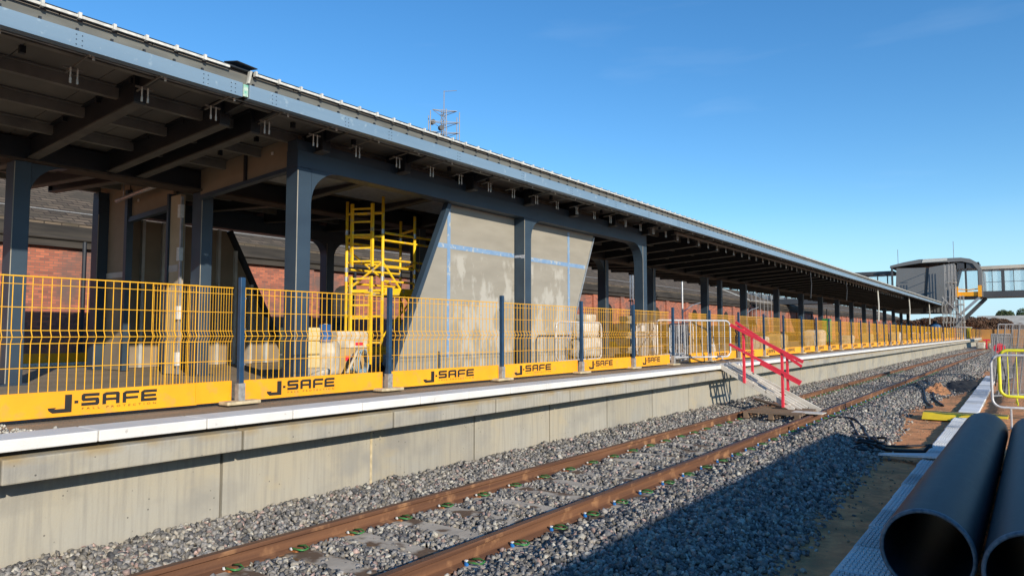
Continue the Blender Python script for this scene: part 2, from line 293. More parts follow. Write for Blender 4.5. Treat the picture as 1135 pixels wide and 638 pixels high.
# ---------------------------------------------------------------- ground
ROWX = lambda y: float(np.interp(y, [6, 16, 20, 23, 27, 40, 140], [-1.78, -2.22, -2.6, -2.45, -2.0, -2.0, -2.0]))     # toe of the ballast shoulder
def smooth(a, b, t): t = min(1, max(0, (t-a)/(b-a))); return t*t*(3-2*t)
def dirt_z(x, y):
    if x < -6.5: return -.3 if x > -19 else -.3
    if x < ROWX(y)-.25: return -.40
    if x < -1.45: return -.16+.012*math.sin(2.1*y+x*4)*math.sin(5*x)+.01*math.sin(7*y+9*x)
    z = -.16+.14*smooth(-1.0, -.7, x)
    return z+.012*math.sin(3.1*x+1.7*y)+.01*math.sin(5.3*y-2*x)
def ballast_z(x, y):
    e = ROWX(y)
    if x < -5.55: z = -.05-.06*smooth(-6.3, -5.6, x)
    elif x < -3.9: z = -.165
    else:
        z = -.165+.10*smooth(-3.85, -3.3, x)
        z = z-(.10)*smooth(e-.8, e, x)
        z += .16*math.exp(-((x+3.15)**2)/.12-((y-14.6)**2)/2.2)
        z += .14*math.exp(-((x+2.9)**2)/.2-((y-31)**2)/12)+.26*math.exp(-((x+2.7)**2)/.3-((y-42)**2)/20)+.1*math.exp(-((x+2.3)**2)/.1-((y-36)**2)/4)
    return z+.012*math.sin(7*y+3*x)*math.sin(4.1*x-2*y)
def sheet(xs, ys, zf, name, m, label, kind):
    xs = list(xs); ys = list(ys); mb = MB()
    mb.v = [(x, y, zf(x, y)) for y in ys for x in xs]; n = len(xs)
    mb.f = [(j*n+i, j*n+i+1, (j+1)*n+i+1, (j+1)*n+i) for j in range(len(ys)-1) for i in range(n-1)]
    o = mb.build(name, m, None, smooth=True, fix=False); return tag(o, kind=kind, label=label)
xs = [-1500, -300, -80, -30, -6.51, -6.5]+list(np.arange(-6, 4, .12))+[5, 8, 20, 100, 600, 1500]
ys = [-300, -60, -10]+list(np.arange(-2, 30, .2))+list(np.arange(30, 60, 1))+[60, 70, 80, 100, 130, 200, 400, 1000, 2500]
sheet(xs, ys, dirt_z, 'ground', 'dirt', 'orange sandy ground', 'structure')
xs = list(np.arange(-6.68, -1.4, .1)); ys = list(np.arange(0, 30, .15))+list(np.arange(30, 140, 1))
o = sheet(xs, ys, lambda x, y: ballast_z(x, y)-.02 if x < ROWX(y)-.02 else -.45, 'ballast_bed', 'ballast_bed', 'grey ballast bed under the rails', 'structure')

def hull(nv=11):
    bm = bmesh.new()
    for _ in range(nv):
        v = Vector((random.gauss(0, 1), random.gauss(0, 1), random.gauss(0, 1))).normalized()*random.uniform(.8, 1.05)
        bm.verts.new((v.x*random.uniform(.9, 1.1), v.y*.85, v.z*.7))
    bmesh.ops.convex_hull(bm, input=bm.verts)
    for v in [v for v in bm.verts if not v.link_faces]: bm.verts.remove(v)
    bmesh.ops.triangulate(bm, faces=bm.faces); bm.verts.index_update()
    V = np.array([v.co[:] for v in bm.verts]); F = np.array([[v.index for v in f.verts] for f in bm.faces]); bm.free(); return V, F
HULLS = [hull() for _ in range(14)]
def stones(name, P, S, label, mname='ballast', tints=None, kind='stuff', cat='ballast'):
    N = len(P); which = rng.integers(0, len(HULLS), N); Vs = []; Fs = []; Ts = []; off = 0
    if tints is None:
        u = rng.random(N); g = rng.uniform(.11, .31, N); T = np.stack([g*1.05, g*1.0, g*.92], 1)
        k = (u > .40) & (u < .64); T[k] = T[k]*np.array([1.15, 1.1, .98])
        k = (u > .69) & (u < .76); T[k] = np.stack([g[k]*1.25+.08, g[k]*.92+.055, g[k]*.78+.05], 1)
        k = u > .92; T[k] = np.stack([g[k]*.8+.26, g[k]*.78+.245, g[k]*.7+.2], 1)
        k = u < .2; T[k] = np.stack([g[k]*.5, g[k]*.5, g[k]*.5], 1)
    else: T = tints(N)
    for h, (V, F) in enumerate(HULLS):
        idx = np.where(which == h)[0]
        if len(idx) == 0: continue
        q = rng.normal(size=(len(idx), 4)); q /= np.linalg.norm(q, axis=1)[:, None]; a, b, c, d = q.T
        Rm = np.stack([1-2*(c*c+d*d), 2*(b*c-a*d), 2*(b*d+a*c), 2*(b*c+a*d), 1-2*(b*b+d*d), 2*(c*d-a*b), 2*(b*d-a*c), 2*(c*d+a*b), 1-2*(b*b+c*c)], 1).reshape(-1, 3, 3)
        W = np.einsum('nij,kj->nki', Rm, V)*S[idx][:, None, None]+P[idx][:, None, :]
        n = len(V); Vs.append(W.reshape(-1, 3)); Fs.append((F[None]+(np.arange(len(idx))*n)[:, None, None]+off).reshape(-1, 3)); off += n*len(idx)
        Ts.append(np.repeat(T[idx], n, 0))
    V = np.concatenate(Vs); F = np.concatenate(Fs); T = np.concatenate(Ts)
    me = bpy.data.meshes.new(name); me.vertices.add(len(V)); me.vertices.foreach_set('co', V.astype(np.float32).ravel())
    me.loops.add(F.size); me.loops.foreach_set('vertex_index', F.astype(np.int32).ravel())
    me.polygons.add(len(F)); me.polygons.foreach_set('loop_start', np.arange(0, F.size, 3, dtype=np.int32)); me.polygons.foreach_set('loop_total', np.full(len(F), 3, dtype=np.int32))
    me.update(calc_edges=True)
    at = me.attributes.new('tint', 'FLOAT_COLOR', 'POINT'); at.data.foreach_set('color', np.concatenate([T, np.ones((len(T), 1))], 1).astype(np.float32).ravel())
    me.materials.append(M[mname]); o = bpy.data.objects.new(name, me); C.objects.link(o)
    return tag(o, label, cat, kind=kind)
def scatter(y0, y1, dens, smin, smax):
    A = (y1-y0)*5.1; N = int(A*dens); x = rng.uniform(-6.6, -1.4, N); y = rng.uniform(y0, y1, N)
    keep = np.ones(N, bool); s = rng.uniform(smin, smax, N)*np.where(rng.random(N) < .12, 1.35, 1)
    e = np.interp(y, [6, 16, 20, 23, 27, 40, 140], [-1.78, -2.22, -2.6, -2.45, -2.0, -2.0, -2.0]); keep &= x < e+rng.normal(0, .09, N)
    for rx in (-5.48, -3.98): keep &= ~((np.abs(x-rx) < .05+s))
    z = np.array([ballast_z(a, b) for a, b in zip(x, y)])
    between = (x > -5.4) & (x < -4.06); fr = np.abs(((y-.755+.325) % .65)-.325)       # sleepers every .65 m
    nf = ((np.abs(x+5.29) < .12) | (np.abs(x+4.17) < .12) | ((x > -3.95) & (x < -3.72)) ) & (fr < .13)
    sl = (fr < .125) & between & (rng.random(N) > .10+.16*np.sin(x*5+y*3)); keep &= ~sl; keep &= ~nf
    return np.stack([x, y, z+rng.uniform(-.3, .55, N)*s], 1)[keep], s[keep]
ps, ss = zip(*[scatter(2.0, 9, 1250, .019, .043), scatter(9, 18, 700, .026, .05), scatter(18, 40, 380, .03, .052), scatter(40, 90, 110, .04, .07)])
stones('ballast', np.concatenate(ps), np.concatenate(ss), 'angular grey and pink ballast stones around the rusty rails')
# pebbles and clods strewn over the sand
N = 2600; x = rng.uniform(-2.5, 1.5, N); y = rng.uniform(5, 26, N); s = rng.uniform(.006, .022, N); k = (x < -1.45) | (x > -.95); x = x[k]; y = y[k]; s = s[k]
stones('pebbles', np.stack([x, y, np.array([dirt_z(a, b) for a, b in zip(x, y)])+s*.2], 1), s, 'small clods and pebbles strewn over the orange sand',
       tints=lambda n: np.stack([rng.uniform(.2, .45, n)]*3, 1)*np.array([1, .72, .45]), cat='pebbles')

# ---------------------------------------------------------------- platform (near edge) and what it is made of
PL = thing('platform', 'long concrete platform with white coping beside the rails', 'platform', (-6.5, 0, -.3))
mb = MB(); mb.box(-19.6, -6.55, -6, 135, .80, .985); mb.build('platform_surface', 'paving', PL)
for i in range(66):
    y = -.02+2.0*i-.02
    m = MB().prism([(-6.20, .67), (-6.20, .86), (-6.30, .87), (-7.0, .87), (-7.0, .60), (-6.66, .60), (-6.5, .655)], 'y', y+.012, y+1.988-.012+.012)
    m.build('edge_beam', 'conc2', PL, bevel=.012)
    m = MB().box(-6.9, -6.645, y+.05+.016, y+2.05-.016, -.32, .597); m.build('wall_panel', ('conc', 'conc3')[(i*7) % 3 == 0], PL, bevel=.006)
    if i == 3: MB().box(-6.69, -6.64, y+.03, y+.062, -.3, .59).build('joint_strip', 'foot', PL)
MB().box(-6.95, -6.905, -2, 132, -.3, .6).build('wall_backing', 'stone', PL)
cs = []
for i in range(100):
    y = -.195+.945*i
    MB().box(-6.62, -6.2, y+.004, y+.945-.004, .915, 1.01).build('coping_stone', 'coping', PL, bevel=.01)
tag(MB().box(-6.62, -6.2, -.195+94.5, 133, .915, 1.01).build('coping_stone', 'coping', PL), kind='stuff')
# levelling strips under coping, dark gap
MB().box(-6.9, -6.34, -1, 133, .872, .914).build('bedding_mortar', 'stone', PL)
# rubble on the platform at far left
N = 260; th = rng.random(N)*6.28; rr = np.abs(rng.normal(0, .22, N)); P_ = np.stack([-6.72+rr*np.cos(th)*.35, 2.0+rr*np.sin(th)*.8, 1.0+np.maximum(0, .11-rr*.3)*rng.random(N)], 1)
stones('rubble_pile', P_, rng.uniform(.012, .03, N), 'small heap of pale broken rubble on the platform edge', tints=lambda n: np.stack([rng.uniform(.35, .62, n)]*3, 1)*np.array([1, .93, .78]), cat='rubble')

# ---------------------------------------------------------------- track: sleepers with fasteners, two rails
def railprof(x): return [(x-.07, -.159), (x+.07, -.159), (x+.07, -.149), (x+.012, -.13), (x+.009, -.05), (x+.034, -.036), (x+.036, -.008), (x+.03, 0), (x-.03, 0), (x-.036, -.008), (x-.034, -.036), (x-.009, -.05), (x-.012, -.13), (x-.07, -.149)]
def bend(y): return 0 if y < 40 else .00028*(y-40)**2
for x, lab in ((-5.48, 'rusty rail nearest the platform wall'), (-3.98, 'rusty rail nearest the shaded ballast shoulder')):
    t = thing('rail', lab, 'rail', (x, 0, -.16))
    for nm, f in (('rail_body', None),):
        mb = MB(); pr = railprof(x); yy = [-2]+list(range(40, 135, 5)); n = len(pr)
        for y in yy: mb.v += [(u+bend(y), y, v) for u, v in pr]
        for j in range(len(yy)-1): mb.f += [(j*n+i, j*n+(i+1) % n, (j+1)*n+(i+1) % n, (j+1)*n+i) for i in range(n)]
        mb.build('rail_body', 'rail', t)
    mb = MB(); top = [(x-.03, .0015), (x+.03, .0015)]
    for y in yy: mb.v += [(u+bend(y), y, v) for u, v in top]
    mb.f = [(2*j, 2*j+1, 2*j+3, 2*j+2) for j in range(len(yy)-1)]
    mb.build('running_surface', 'railtop', t)
    if x > -4:
        for dx in (.045, -.045): MB().box(x+dx-.012, x+dx+.012, 14.5, 15.1, -.125, -.045).build('fishplate', 'rail', t)
        for yb in (14.58, 14.72, 14.88, 15.02): MB().tube([(x+.04, yb, -.085), (x+.085, yb, -.085)], .016, 6).build('bolt', 'rail', t)
def fastener(t, x, s, blue):
    # s=+1: sits on the +X side of the rail foot
    o = MB().box(x+s*.05, x+s*.12, -.035, .035, -.165, -.128) if not blue else MB().box(x+s*.06, x+s*.09, -.06, -.03, -.15, -.115)
    o = o.build('insulator', 'blue_pl' if blue else 'orange_rust', t, bevel=.006)
    MB().box(x+s*.06, x+s*.088, -.06, -.034, (-.114 if blue else -.132), (-.098 if blue else -.108)).build('nylon_pad', 'white_pl', t, bevel=.006)
    pts = []
    for a in range(-150, 151, 25):
        pts.append((x+s*(.115+.05*math.sin(R(a*.5))*math.sin(R(a*.5))), .055*math.sin(R(a)), -.118+.012*math.cos(R(a))))
    pts = [(x+s*(.05), -.035, -.118)]+[(x+s*.13, -.055, -.108), (x+s*.20, -.035, -.112), (x+s*.205, .0, -.118), (x+s*.20, .045, -.112), (x+s*.13, .06, -.104), (x+s*.06, .04, -.115)]
    MB().tube(pts, .009, 6).build('spring_clip', 'green', t, smooth=True)
def make_sleeper(full):
    t = thing('sleeper', 'concrete sleeper half buried in ballast between the rusty rails', 'sleeper', (0, 0, 0), 'concrete sleepers under the rails'); t['org'] = (0, 0, 0)
    m = MB().prism([(-.13, -.36), (.13, -.36), (.118, -.150), (-.118, -.150)], 'x', -5.98, -3.48); m.build('sleeper_body', 'sleeper', t)
    if full:
        for x in (-5.48, -3.98):
            for s in (1, -1): fastener(t, x, s, blue=(x > -4 and s > 0))
    return t
s1 = make_sleeper(True); s2 = make_sleeper(False)
first = {True: s1, False: s2}
for i in range(195):
    y = .755+.65*i; full = i < 62; src = s1 if full else s2
    o = src if first.get(full) is src else copy_tree(src)
    first[full] = None
    o.location = (bend(y), y, 0)

# ---------------------------------------------------------------- edge protection fence
ZB = 1.03
def text_mesh(body, width, height_hint):
    cu = bpy.data.curves.new('t', 'FONT'); cu.body = body; cu.size = 1; cu.space_character = 1.9; cu.resolution_u = 2
    ob = bpy.data.objects.new('t', cu); C.objects.link(ob); dg = bpy.context.evaluated_depsgraph_get(); me = bpy.data.meshes.new_from_object(ob.evaluated_get(dg))
    vs = [v.co.copy() for v in me.vertices]; fs = [tuple(p.vertices) for p in me.polygons]; bpy.data.objects.remove(ob); bpy.data.curves.remove(cu); bpy.data.meshes.remove(me)
    w0 = max(v.x for v in vs); h0 = max(v.y for v in vs)
    return [(v.x*width/w0, v.y*height_hint/h0) for v in vs], fs
TXT = text_mesh('FALL PROTECTION', .72, .02)
def make_panel():
    t = thing('mesh_fence', 'x', 'fence panel', (0, 0, 0)); L = 2.2
    mb = MB(); top = 2.33; fold = [(0, 1.26), (0, 1.71), (.035, 1.77), (0, 1.83), (0, top)]
    n = 28
    for i in range(n):
        y = .03+(L-.06)*i/(n-1); mb.tube([(x, y, z) for x, z in fold], .0045, 4, cap=False)
    for z, r, x in ((top-.008, .007, 0.006), (2.25, .0035, .006), (2.04, .0038, .006), (1.83, .0038, .006), (1.77, .0038, .041), (1.71, .0038, .006), (1.49, .0038, .006)):
        mb.tube([(x, 0, z), (x, L, z)], r, 5)
    mb.build('mesh_infill', 'yellow_wire', t)
    m = MB().box(-.012, .012, 0, L, ZB, ZB+.235).box(.012, .022, 0, L, ZB, ZB+.012).box(.012, .02, .0, .012, ZB+.012, ZB+.235).box(.012, .02, L-.012, L, ZB+.012, ZB+.235)
    tb = m.build('toe_board', 'yellow', t)
    lg = MB(); y0 = 0; X0, X1 = .0125, .0155
    def poly(p): lg.prism([(y0+a, 1.065+b) for a, b in p], 'x', X0, X1)
    poly([(0, .05), (.008, .025), (.04, 0), (.205, 0), (.205, .036), (.055, .036), (.072, .05)]); poly([(.145, .0365), (.205, .0365), (.205, .165), (.145, .165)])
    poly([(.228, .078), (.262, .078), (.262, .104), (.228, .104)])
    st = .028; H = .115; zb = .05
    def rects(x, rs):
        for a, b, c, d in rs: poly([(x+a, zb+b), (x+c, zb+b), (x+c, zb+d), (x+a, zb+d)])
    lw = .162; x = .29
    poly([(x, zb), (x+lw-.015, zb), (x+lw, zb+.015), (x+lw, zb+.052), (x+lw-.01, zb+.0715), (x+.032, zb+.0715), (x+.032, zb+H-st), (x, zb+H-st), (x, zb+.058), (x+.012, zb+.0435), (x+lw-.034, zb+.0435), (x+lw-.034, zb+st), (x, zb+st)])
    poly([(x, zb+H-st+.0005), (x+lw, zb+H-st+.0005), (x+lw, zb+H), (x+.018, zb+H), (x, zb+H-.014)])
    x += lw+.03
    rects(x, [(0, 0, .034, H-st), (lw-.034, 0, lw, H-st), (.0345, .036, lw-.0345, .060)]); poly([(x, zb+H-st+.0005), (x+lw, zb+H-st+.0005), (x+lw, zb+H-.012), (x+lw-.014, zb+H), (x+.03, zb+H), (x, zb+H-.018)])
    x += lw+.03
    rects(x, [(0, 0, .034, H-st), (.0345, .036, lw-.01, .060)]); poly([(x, zb+H-st+.0005), (x+lw, zb+H-st+.0005), (x+lw, zb+H), (x+.03, zb+H), (x, zb+H-.018)])
    x += lw+.02
    rects(x, [(0, st+.0005, .034, H-st-.0005), (0, 0, lw, st), (.0345, .044, lw-.008, .070)]); poly([(x, zb+H-st), (x+lw, zb+H-st), (x+lw, zb+H), (x+.03, zb+H), (x, zb+H-.018)])
    o = len(lg.v); lg.v += [(X1, y0+.292+a, 1.079+b) for a, b in TXT[0]]; lg.f += [tuple(i+o for i in f) for f in TXT[1]]
    lg.build('logo', 'black', tb)
    return t
def make_post():
    t = thing('fence_post', 'x', 'fence post', (0, 0, 0))
    MB().box(-.03, .03, -.03, .03, 1.24, 2.44).build('post_tube', 'navy', t, bevel=.006)
    MB().box(-.042, .042, -.042, .042, 1.03, 1.24).build('socket', 'socket', t, bevel=.006)
    MB().box(-.09, .10, -.21, .21, 1.005, 1.045).build('base_foot', 'foot', t, bevel=.012)
    mb = MB()
    for z in (1.45, 1.85, 2.2): mb.tube([(-.06, .0, z), (-.03, .035, z), (0.03, .035, z)], .008, 5)
    mb.build('clamp', 'galv', t)
    return t
FX = -7.32
protoP = make_panel(); protoQ = make_post(); usedP = usedQ = False
def place_panel(y0, y1, label, x=FX, group='yellow mesh fence panels along the platform', tilt=0, lo=.46):
    global usedP
    o = copy_tree(protoP) if usedP else protoP; usedP = True
    o.location = (x, y0, 0); o.scale = (1, (y1-y0)/2.2, 1); o.rotation_euler = (0, 0, tilt); o['label'] = label; o['group'] = group
    for tb in o.children:
        for lg in tb.children:
            if lo is None: bpy.data.objects.remove(lg)
            else: lg.location = (0, lo*2.2/(y1-y0), 0)
def place_post(y, label, group='navy posts of the yellow fence', x=FX+.075, lean=0):
    global usedQ
    o = copy_tree(protoQ) if usedQ else protoQ; usedQ = True
    o.location = (x, y, 0); o.rotation_euler = (R(lean), 0, 0); o['label'] = label; o['group'] = group
posts = [4.58, 6.85, 9.46, 12.08, 14.33, 16.5]
place_panel(1.93, 4.09, 'yellow mesh fence panel with black logo at the left edge of the photo', lo=.73)
place_panel(3.62, 4.53, 'short overlapping yellow mesh fence panel just left of the first navy post', x=FX-.05, lo=None)
ords = ['first', 'second', 'third', 'fourth', 'fifth', 'sixth']
behind = ['in front of the steel column and white sacks', 'left of the slanted beige wall', 'in front of the beige wall and middle column', 'in front of the big white bulk bags', 'next to the gap closed by the crowd barrier']
for i, y in enumerate(posts):
    place_post(y, f'navy blue fence post, {ords[i]} from the left', lean=random.uniform(-.5, .5))
    if i < 5: place_panel(y+.05, posts[i+1]-.05, f'yellow mesh fence panel {behind[i]}', lo=[.33, .71, .39, .32, .54][i], tilt=R([.25, -.4, .3, -.5, .4][i]))
far = [19.0, 21.4, 23.9, 26.2, 28.7, 31.0, 33.3, 35.6, 38.0]
while far[-1] < 131: far.append(far[-1]+2.35+random.uniform(-.08, .08))
for i, y in enumerate(far):
    g = 'fence posts beyond the red handrails'; lb = 'navy fence post in the long run beyond the red stair handrails'
    if i == 0: lb = 'navy fence post just behind the right end of the crowd barrier'
    xx = FX+.075+bend(y)*.5
    place_post(y, lb, g, x=xx)
    if i+1 < len(far):
        lp = 'yellow mesh fence panel in the long run beyond the red stair handrails'
        if i == 0: lp = 'yellow mesh fence panel behind the top of the red handrails'
        place_panel(y+.05, far[i+1]-.05, lp, x=FX+bend(y)*.5+random.uniform(-.03, .03), group='yellow fence panels beyond the red handrails', tilt=R(random.uniform(-1.2, 1.2)))
place_panel(17.7, 18.95, 'narrow yellow fence panel behind the crowd barrier', lo=None)

# ---------------------------------------------------------------- canopy
CN = thing('station_canopy', 'long dark steel platform canopy with pale blue fascia', 'canopy', (-13, 0, .98))
Y0, Y1 = -2.0, 112.0
# fascia in lengths
segs = [(-2, 5.17), (5.27, 19.5)]+[(19.52+i*6, 19.52+i*6+5.98) for i in range(15)]
for a, b in segs:
    MB().box(-8.36, -8.3, a, b, 4.93, 5.12).box(-8.42, -8.36, a, b, 5.09, 5.12).box(-8.42, -8.36, a, b, 4.93, 4.95).build('fascia', 'fascia', CN, bevel=.004)
mb = MB()
for a in (2.35, 3.15, 4.62, 5.0, 5.62, 6.9, 7.8, 9.5, 11.5, 13.4, 15.5, 17.4, 19.35):
    for dy in (0, .06):
        for z in (4.965, 5.02, 5.075): mb.tube([(-8.302, a+dy, z), (-8.292, a+dy, z)], .006, 6)
tag(mb.build('fascia_bolts', 'steel', CN), kind='stuff')
MB().box(-8.35, -8.31, 5.185, 5.255, 4.95, 5.11).build('joint_sealant', mat('green white sealant', (.62, .66, .58), (.12, .42, .3), 16, .6), CN)
# deck: two slopes meeting in a valley over the spine
sl_ = .058
def dz(x): return 5.235-sl_*(-8.3-x) if x > -13 else 5.235-sl_*4.7+sl_*(-13-x)
yb = Y0
decks = []
while yb < Y1:
    ye = min(yb+1.0, Y1)
    yb2 = ye
    decks.append((yb, ye)); yb = yb2
mb = MB(); mb2 = MB()
for a, b in decks:
    mb.prism([(-13, dz(-13)), (-8.36, dz(-8.36)), (-8.36, dz(-8.36)+.05), (-13, dz(-13)+.05)], 'y', a+.006, b-.006)
    mb2.prism([(-17.7, dz(-17.7)), (-13.0, dz(-13)), (-13.0, dz(-13)+.05), (-17.7, dz(-17.7)+.05)], 'y', a+.006, b-.006)
mb.build('roof_deck', 'deck', CN); mb2.build('roof_deck', 'deck', CN)
MB().prism([(-8.29, dz(-8.3)+.055), (-8.29, dz(-8.3)+.075), (-13, dz(-13)+.075), (-17.75, dz(-17.75)+.075), (-17.75, dz(-17.75)+.055), (-13, dz(-13)+.055)], 'y', Y0, Y1).build('roof_membrane', 'steel_dark', CN)
# edge upstand, clips
MB().prism([(-8.42, 5.125), (-8.36, 5.125), (-8.345, 5.24), (-8.40, 5.24)], 'y', Y0, Y1).build('edge_flashing', 'deck_edge', CN)
def many(mb, per, name, m, nmax=100):
    nv = 8*per; nf = 6*per; n = len(mb.v)//nv
    for i in range(min(n, nmax)):
        q = MB(); q.v = mb.v[i*nv:(i+1)*nv]; q.f = [tuple(k-i*nv for k in f) for f in mb.f[i*nf:(i+1)*nf]]; q.build(name, m, CN)
    if n > nmax:
        q = MB(); q.v = mb.v[nmax*nv:]; q.f = [tuple(k-nmax*nv for k in f) for f in mb.f[nmax*nf:]]; tag(q.build(name, m, CN), kind='stuff')
mbw = MB(); mbk = MB(); y = Y0+.1; i = 0
while y < Y1:
    if not (4.85 < y < 5.3):
        mbw.box(-8.285, -8.262, y+.02, y+.34, 5.255, 5.285)
        mbw.box(-8.30, -8.245, y-.02, y+.012, 5.245, 5.312)
        mbk.prism([(-8.345, 5.122), (-8.315, 5.122), (-8.315, 5.155), (-8.345, 5.16)], 'y', y-.012, y+.012)
    y += .362; i += 1
many(mbw, 2, 'edge_clip', 'white_metal'); many(mbk, 1, 'edge_bracket', 'steel_dark')
mbw = MB(); y = Y0
while y < Y1:
    mbw.box(-17.74, -17.70, y-.03, y+.03, 5.12, 5.30); y += .8
many(mbw, 1, 'rear_edge_clip', 'white_metal')
MB().box(-17.7, -17.64, Y0, Y1, 5.14, 5.26).build('rear_fascia', 'steel_dark', CN)
MB().box(-17.72, -17.71, Y0, Y1, 5.27, 5.40).build('rear_edge_strip', 'galv', CN)
# loose membrane piece at the joint
MB().add([(-8.2, 5.02, 5.34), (-8.22, 5.33, 5.33), (-8.5, 5.3, 5.36), (-8.45, 4.98, 5.38), (-8.2, 5.02, 5.352), (-8.22, 5.33, 5.342), (-8.5, 5.3, 5.372), (-8.45, 4.98, 5.392)], [(0,1,2,3),(4,5,6,7),(0,1,5,4),(1,2,6,5),(2,3,7,6),(3,0,4,7)]).build('loose_membrane', 'black', CN)
MB().prism([(-8.34, 5.13), (-8.30, 5.14), (-8.24, 5.29), (-8.3, 5.29)], 'y', 5.24, 5.27).build('edge_end_plate', 'white_metal', CN)
# rafters
def rafter(y, w=.15, web=True):
    m = MB(); fl = MB()
    zb = lambda x: dz(x)-.36
    f = lambda s: [(-13+s*.15, dz(-13)-.36+.02), (-13+s*3.7, dz(-9.3)-.35), (-13+s*3.7, dz(-9.3)-.22), (-13+s*4.6, dz(-8.4)-.15), (-13+s*4.6, dz(-8.4)-.003), (-13+s*.15, dz(-13)-.003)]
    for s in (1, -1):
        p = f(s); m.prism(p if s > 0 else p[::-1], 'y', y-.02, y+.02)
        a = Vector((-13+s*.16, y, dz(-13)-.36)); b = Vector((-13+s*3.72, y, dz(-9.3)-.37)); fl.bar(a, b, w, .025)
        m.bar((a.x, y, dz(-13)-.02), (-13+s*4.6, y, dz(-8.4)-.018), w, .02)
        m.box(min(-13+s*3.69, -13+s*3.73), max(-13+s*3.69, -13+s*3.73), y-w/2, y+w/2, dz(-9.3)-.36, dz(-9.3)-.02)
    return m, fl
ry = [2.3, 4.3, 5.5, 6.0, 7.32, 9.2, 11.2, 13.3, 15.3, 17.4, 19.5, 21.4, 23.2]
while ry[-1] < 108: ry.append(ry[-1]+1.9)
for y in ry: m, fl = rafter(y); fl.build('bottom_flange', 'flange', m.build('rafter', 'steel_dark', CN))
# purlins
for x in (-8.85, -9.85, -10.9, -12.0, -14.0, -15.1, -16.2, -17.2):
    z = dz(x); MB().box(x-.02, x+.02, Y0, Y1, z-.17, z-.005).box(x-.07, x-.021, Y0, Y1, z-.17, z-.15).box(x+.021, x+.07, Y0, Y1, z-.025, z-.006).build('purlin', 'purlin', CN)
mb = MB(); y = Y0
while y < 60:      # small fixing cleats on the deck underside
    for x in (-9.4, -10.4, -11.5): mb.box(x-.03, x+.03, y-.03, y+.03, dz(x)-.09, dz(x)-.004)
    y += 1.25
many(mb, 1, 'deck_cleat', 'steel_dark')
# spine beam
MB().box(-13.14, -12.86, Y0, Y1, 4.58, 4.92).build('spine_beam', 'steel_dark', CN)
MB().box(-13.22, -12.78, Y0, Y1, 4.54, 4.578).build('spine_flange', mat('bounce lit spine flange', (.085, .065, .05), (.05, .04, .034), 3, .7), CN)  # flange browner than the beam's paint, colouring in the bounce from the ground
# spine columns with haunches
def column(x, y, ztop, hr=None, side=0, depth=.34):
    c = MB().box(x-depth/2+.13-.13, x+depth/2, y-.12, y+.12, .985, ztop).build('column', 'steel', CN, bevel=.006)
    MB().box(x-depth/2-.07, x+depth/2+.07, y-.19, y+.19, .986, 1.01).build('base_plate', 'steel', c)
    MB().box(x+depth/2+.0005, x+depth/2+.006, y-.12, y-.108, 1.02, ztop-.02).build('corner_highlight', 'slab', c)  # pale strip drawn as the highlight along the column corner
    return c
def haunch(x, y, z, r, s, t=.26, name='haunch'):
    # fillet between a column face at y and beam soffit z, on the side s
    pts = [(y, z)]+[(y+s*(r-r*math.cos(R(a))), z-(r-r*math.sin(R(a)))) for a in range(0, 91, 10)]
    MB().prism(pts, 'x', x-t/2, x+t/2).build(name, 'steel', CN)
sc = [4.18, 7.30, 13.3, 19.5, 23.27, 27.4, 33.5, 39.3, 45.6, 51.5, 57.1, 62.8, 68.5, 74.3, 80.0, 86, 92, 98, 104]
for y in sc: column(-13, y, 4.54)
haunch(-13, 4.30, 4.54, .55, 1); haunch(-13, 23.15, 4.54, .6, -1)
for y in (27.4, 33.5): haunch(-13, y-.12, 4.54, .35, -1); haunch(-13, y+.12, 4.54, .35, 1)
MB().box(-13.12, -12.9, 35.5, 35.72, .985, 4.54).build('service_pillar', 'steel', CN)
# portal frames of the waiting shelter, front and back
for x, mm in ((-9.65, 'steel'), (-16.85, 'steel_dark')):
    for y in (7.07, 13.4, 19.62):
        y_ = y
        MB().box(x-.15, x+.15, y_-.14, y_+.14, .985, 4.51).build('portal_column', 'steel', CN, bevel=.008)
        MB().box(x+.1505, x+.157, y_-.14, y_-.127, 1.02, 4.45).build('corner_highlight', 'slab', CN)  # edge highlight of the portal column, made as a thin pale strip
    MB().box(x-.15, x+.15, 6.93, 19.76, 4.5105, 4.80).build('portal_beam', 'steel', CN, bevel=.008)
    MB().box(x-.13, x+.132, 6.93, 19.76, 4.8005, 4.96).build('portal_beam_upper', 'steel', CN)
    haunch(x, 7.21, 4.51, .55, 1, .3); haunch(x, 13.54, 4.51, .46, 1, .3); haunch(x, 19.48, 4.51, .6, -1, .3)
    if x < -10: haunch(x, 13.26, 4.51, .42, -1, .3)
# sheathing panels with slanted ends
def slant(x0, x1, poly, name, m): return MB().prism(poly, 'x', x0, x1).build(name, m, CN)
slant(-9.84, -9.78, [(9.33, 1.0), (13.24, 1.0), (13.24, 4.505), (10.94, 4.505)], 'sheathing_panel', 'panel_f')
slant(-9.84, -9.78, [(13.56, 1.0), (15.35, 1.0), (16.97, 4.505), (13.56, 4.505)], 'sheathing_panel', 'panel_f')
MB().bar((-9.74, 9.20, 1.0), (-9.74, 10.84, 4.5), .14, .10, up=(0, 1, 0)).build('slanted_trim', 'steel', CN)
MB().bar((-9.775, 9.275, 1.0), (-9.775, 10.90, 4.5), .02, .03, up=(0, 1, 0)).build('slanted_edge_strip', 'slab', CN)
MB().bar((-9.80, 15.37, 1.0), (-9.80, 16.97, 4.46), .10, .04, up=(0, 1, 0)).build('slanted_edge_strip', 'galv', CN)
mb = MB()
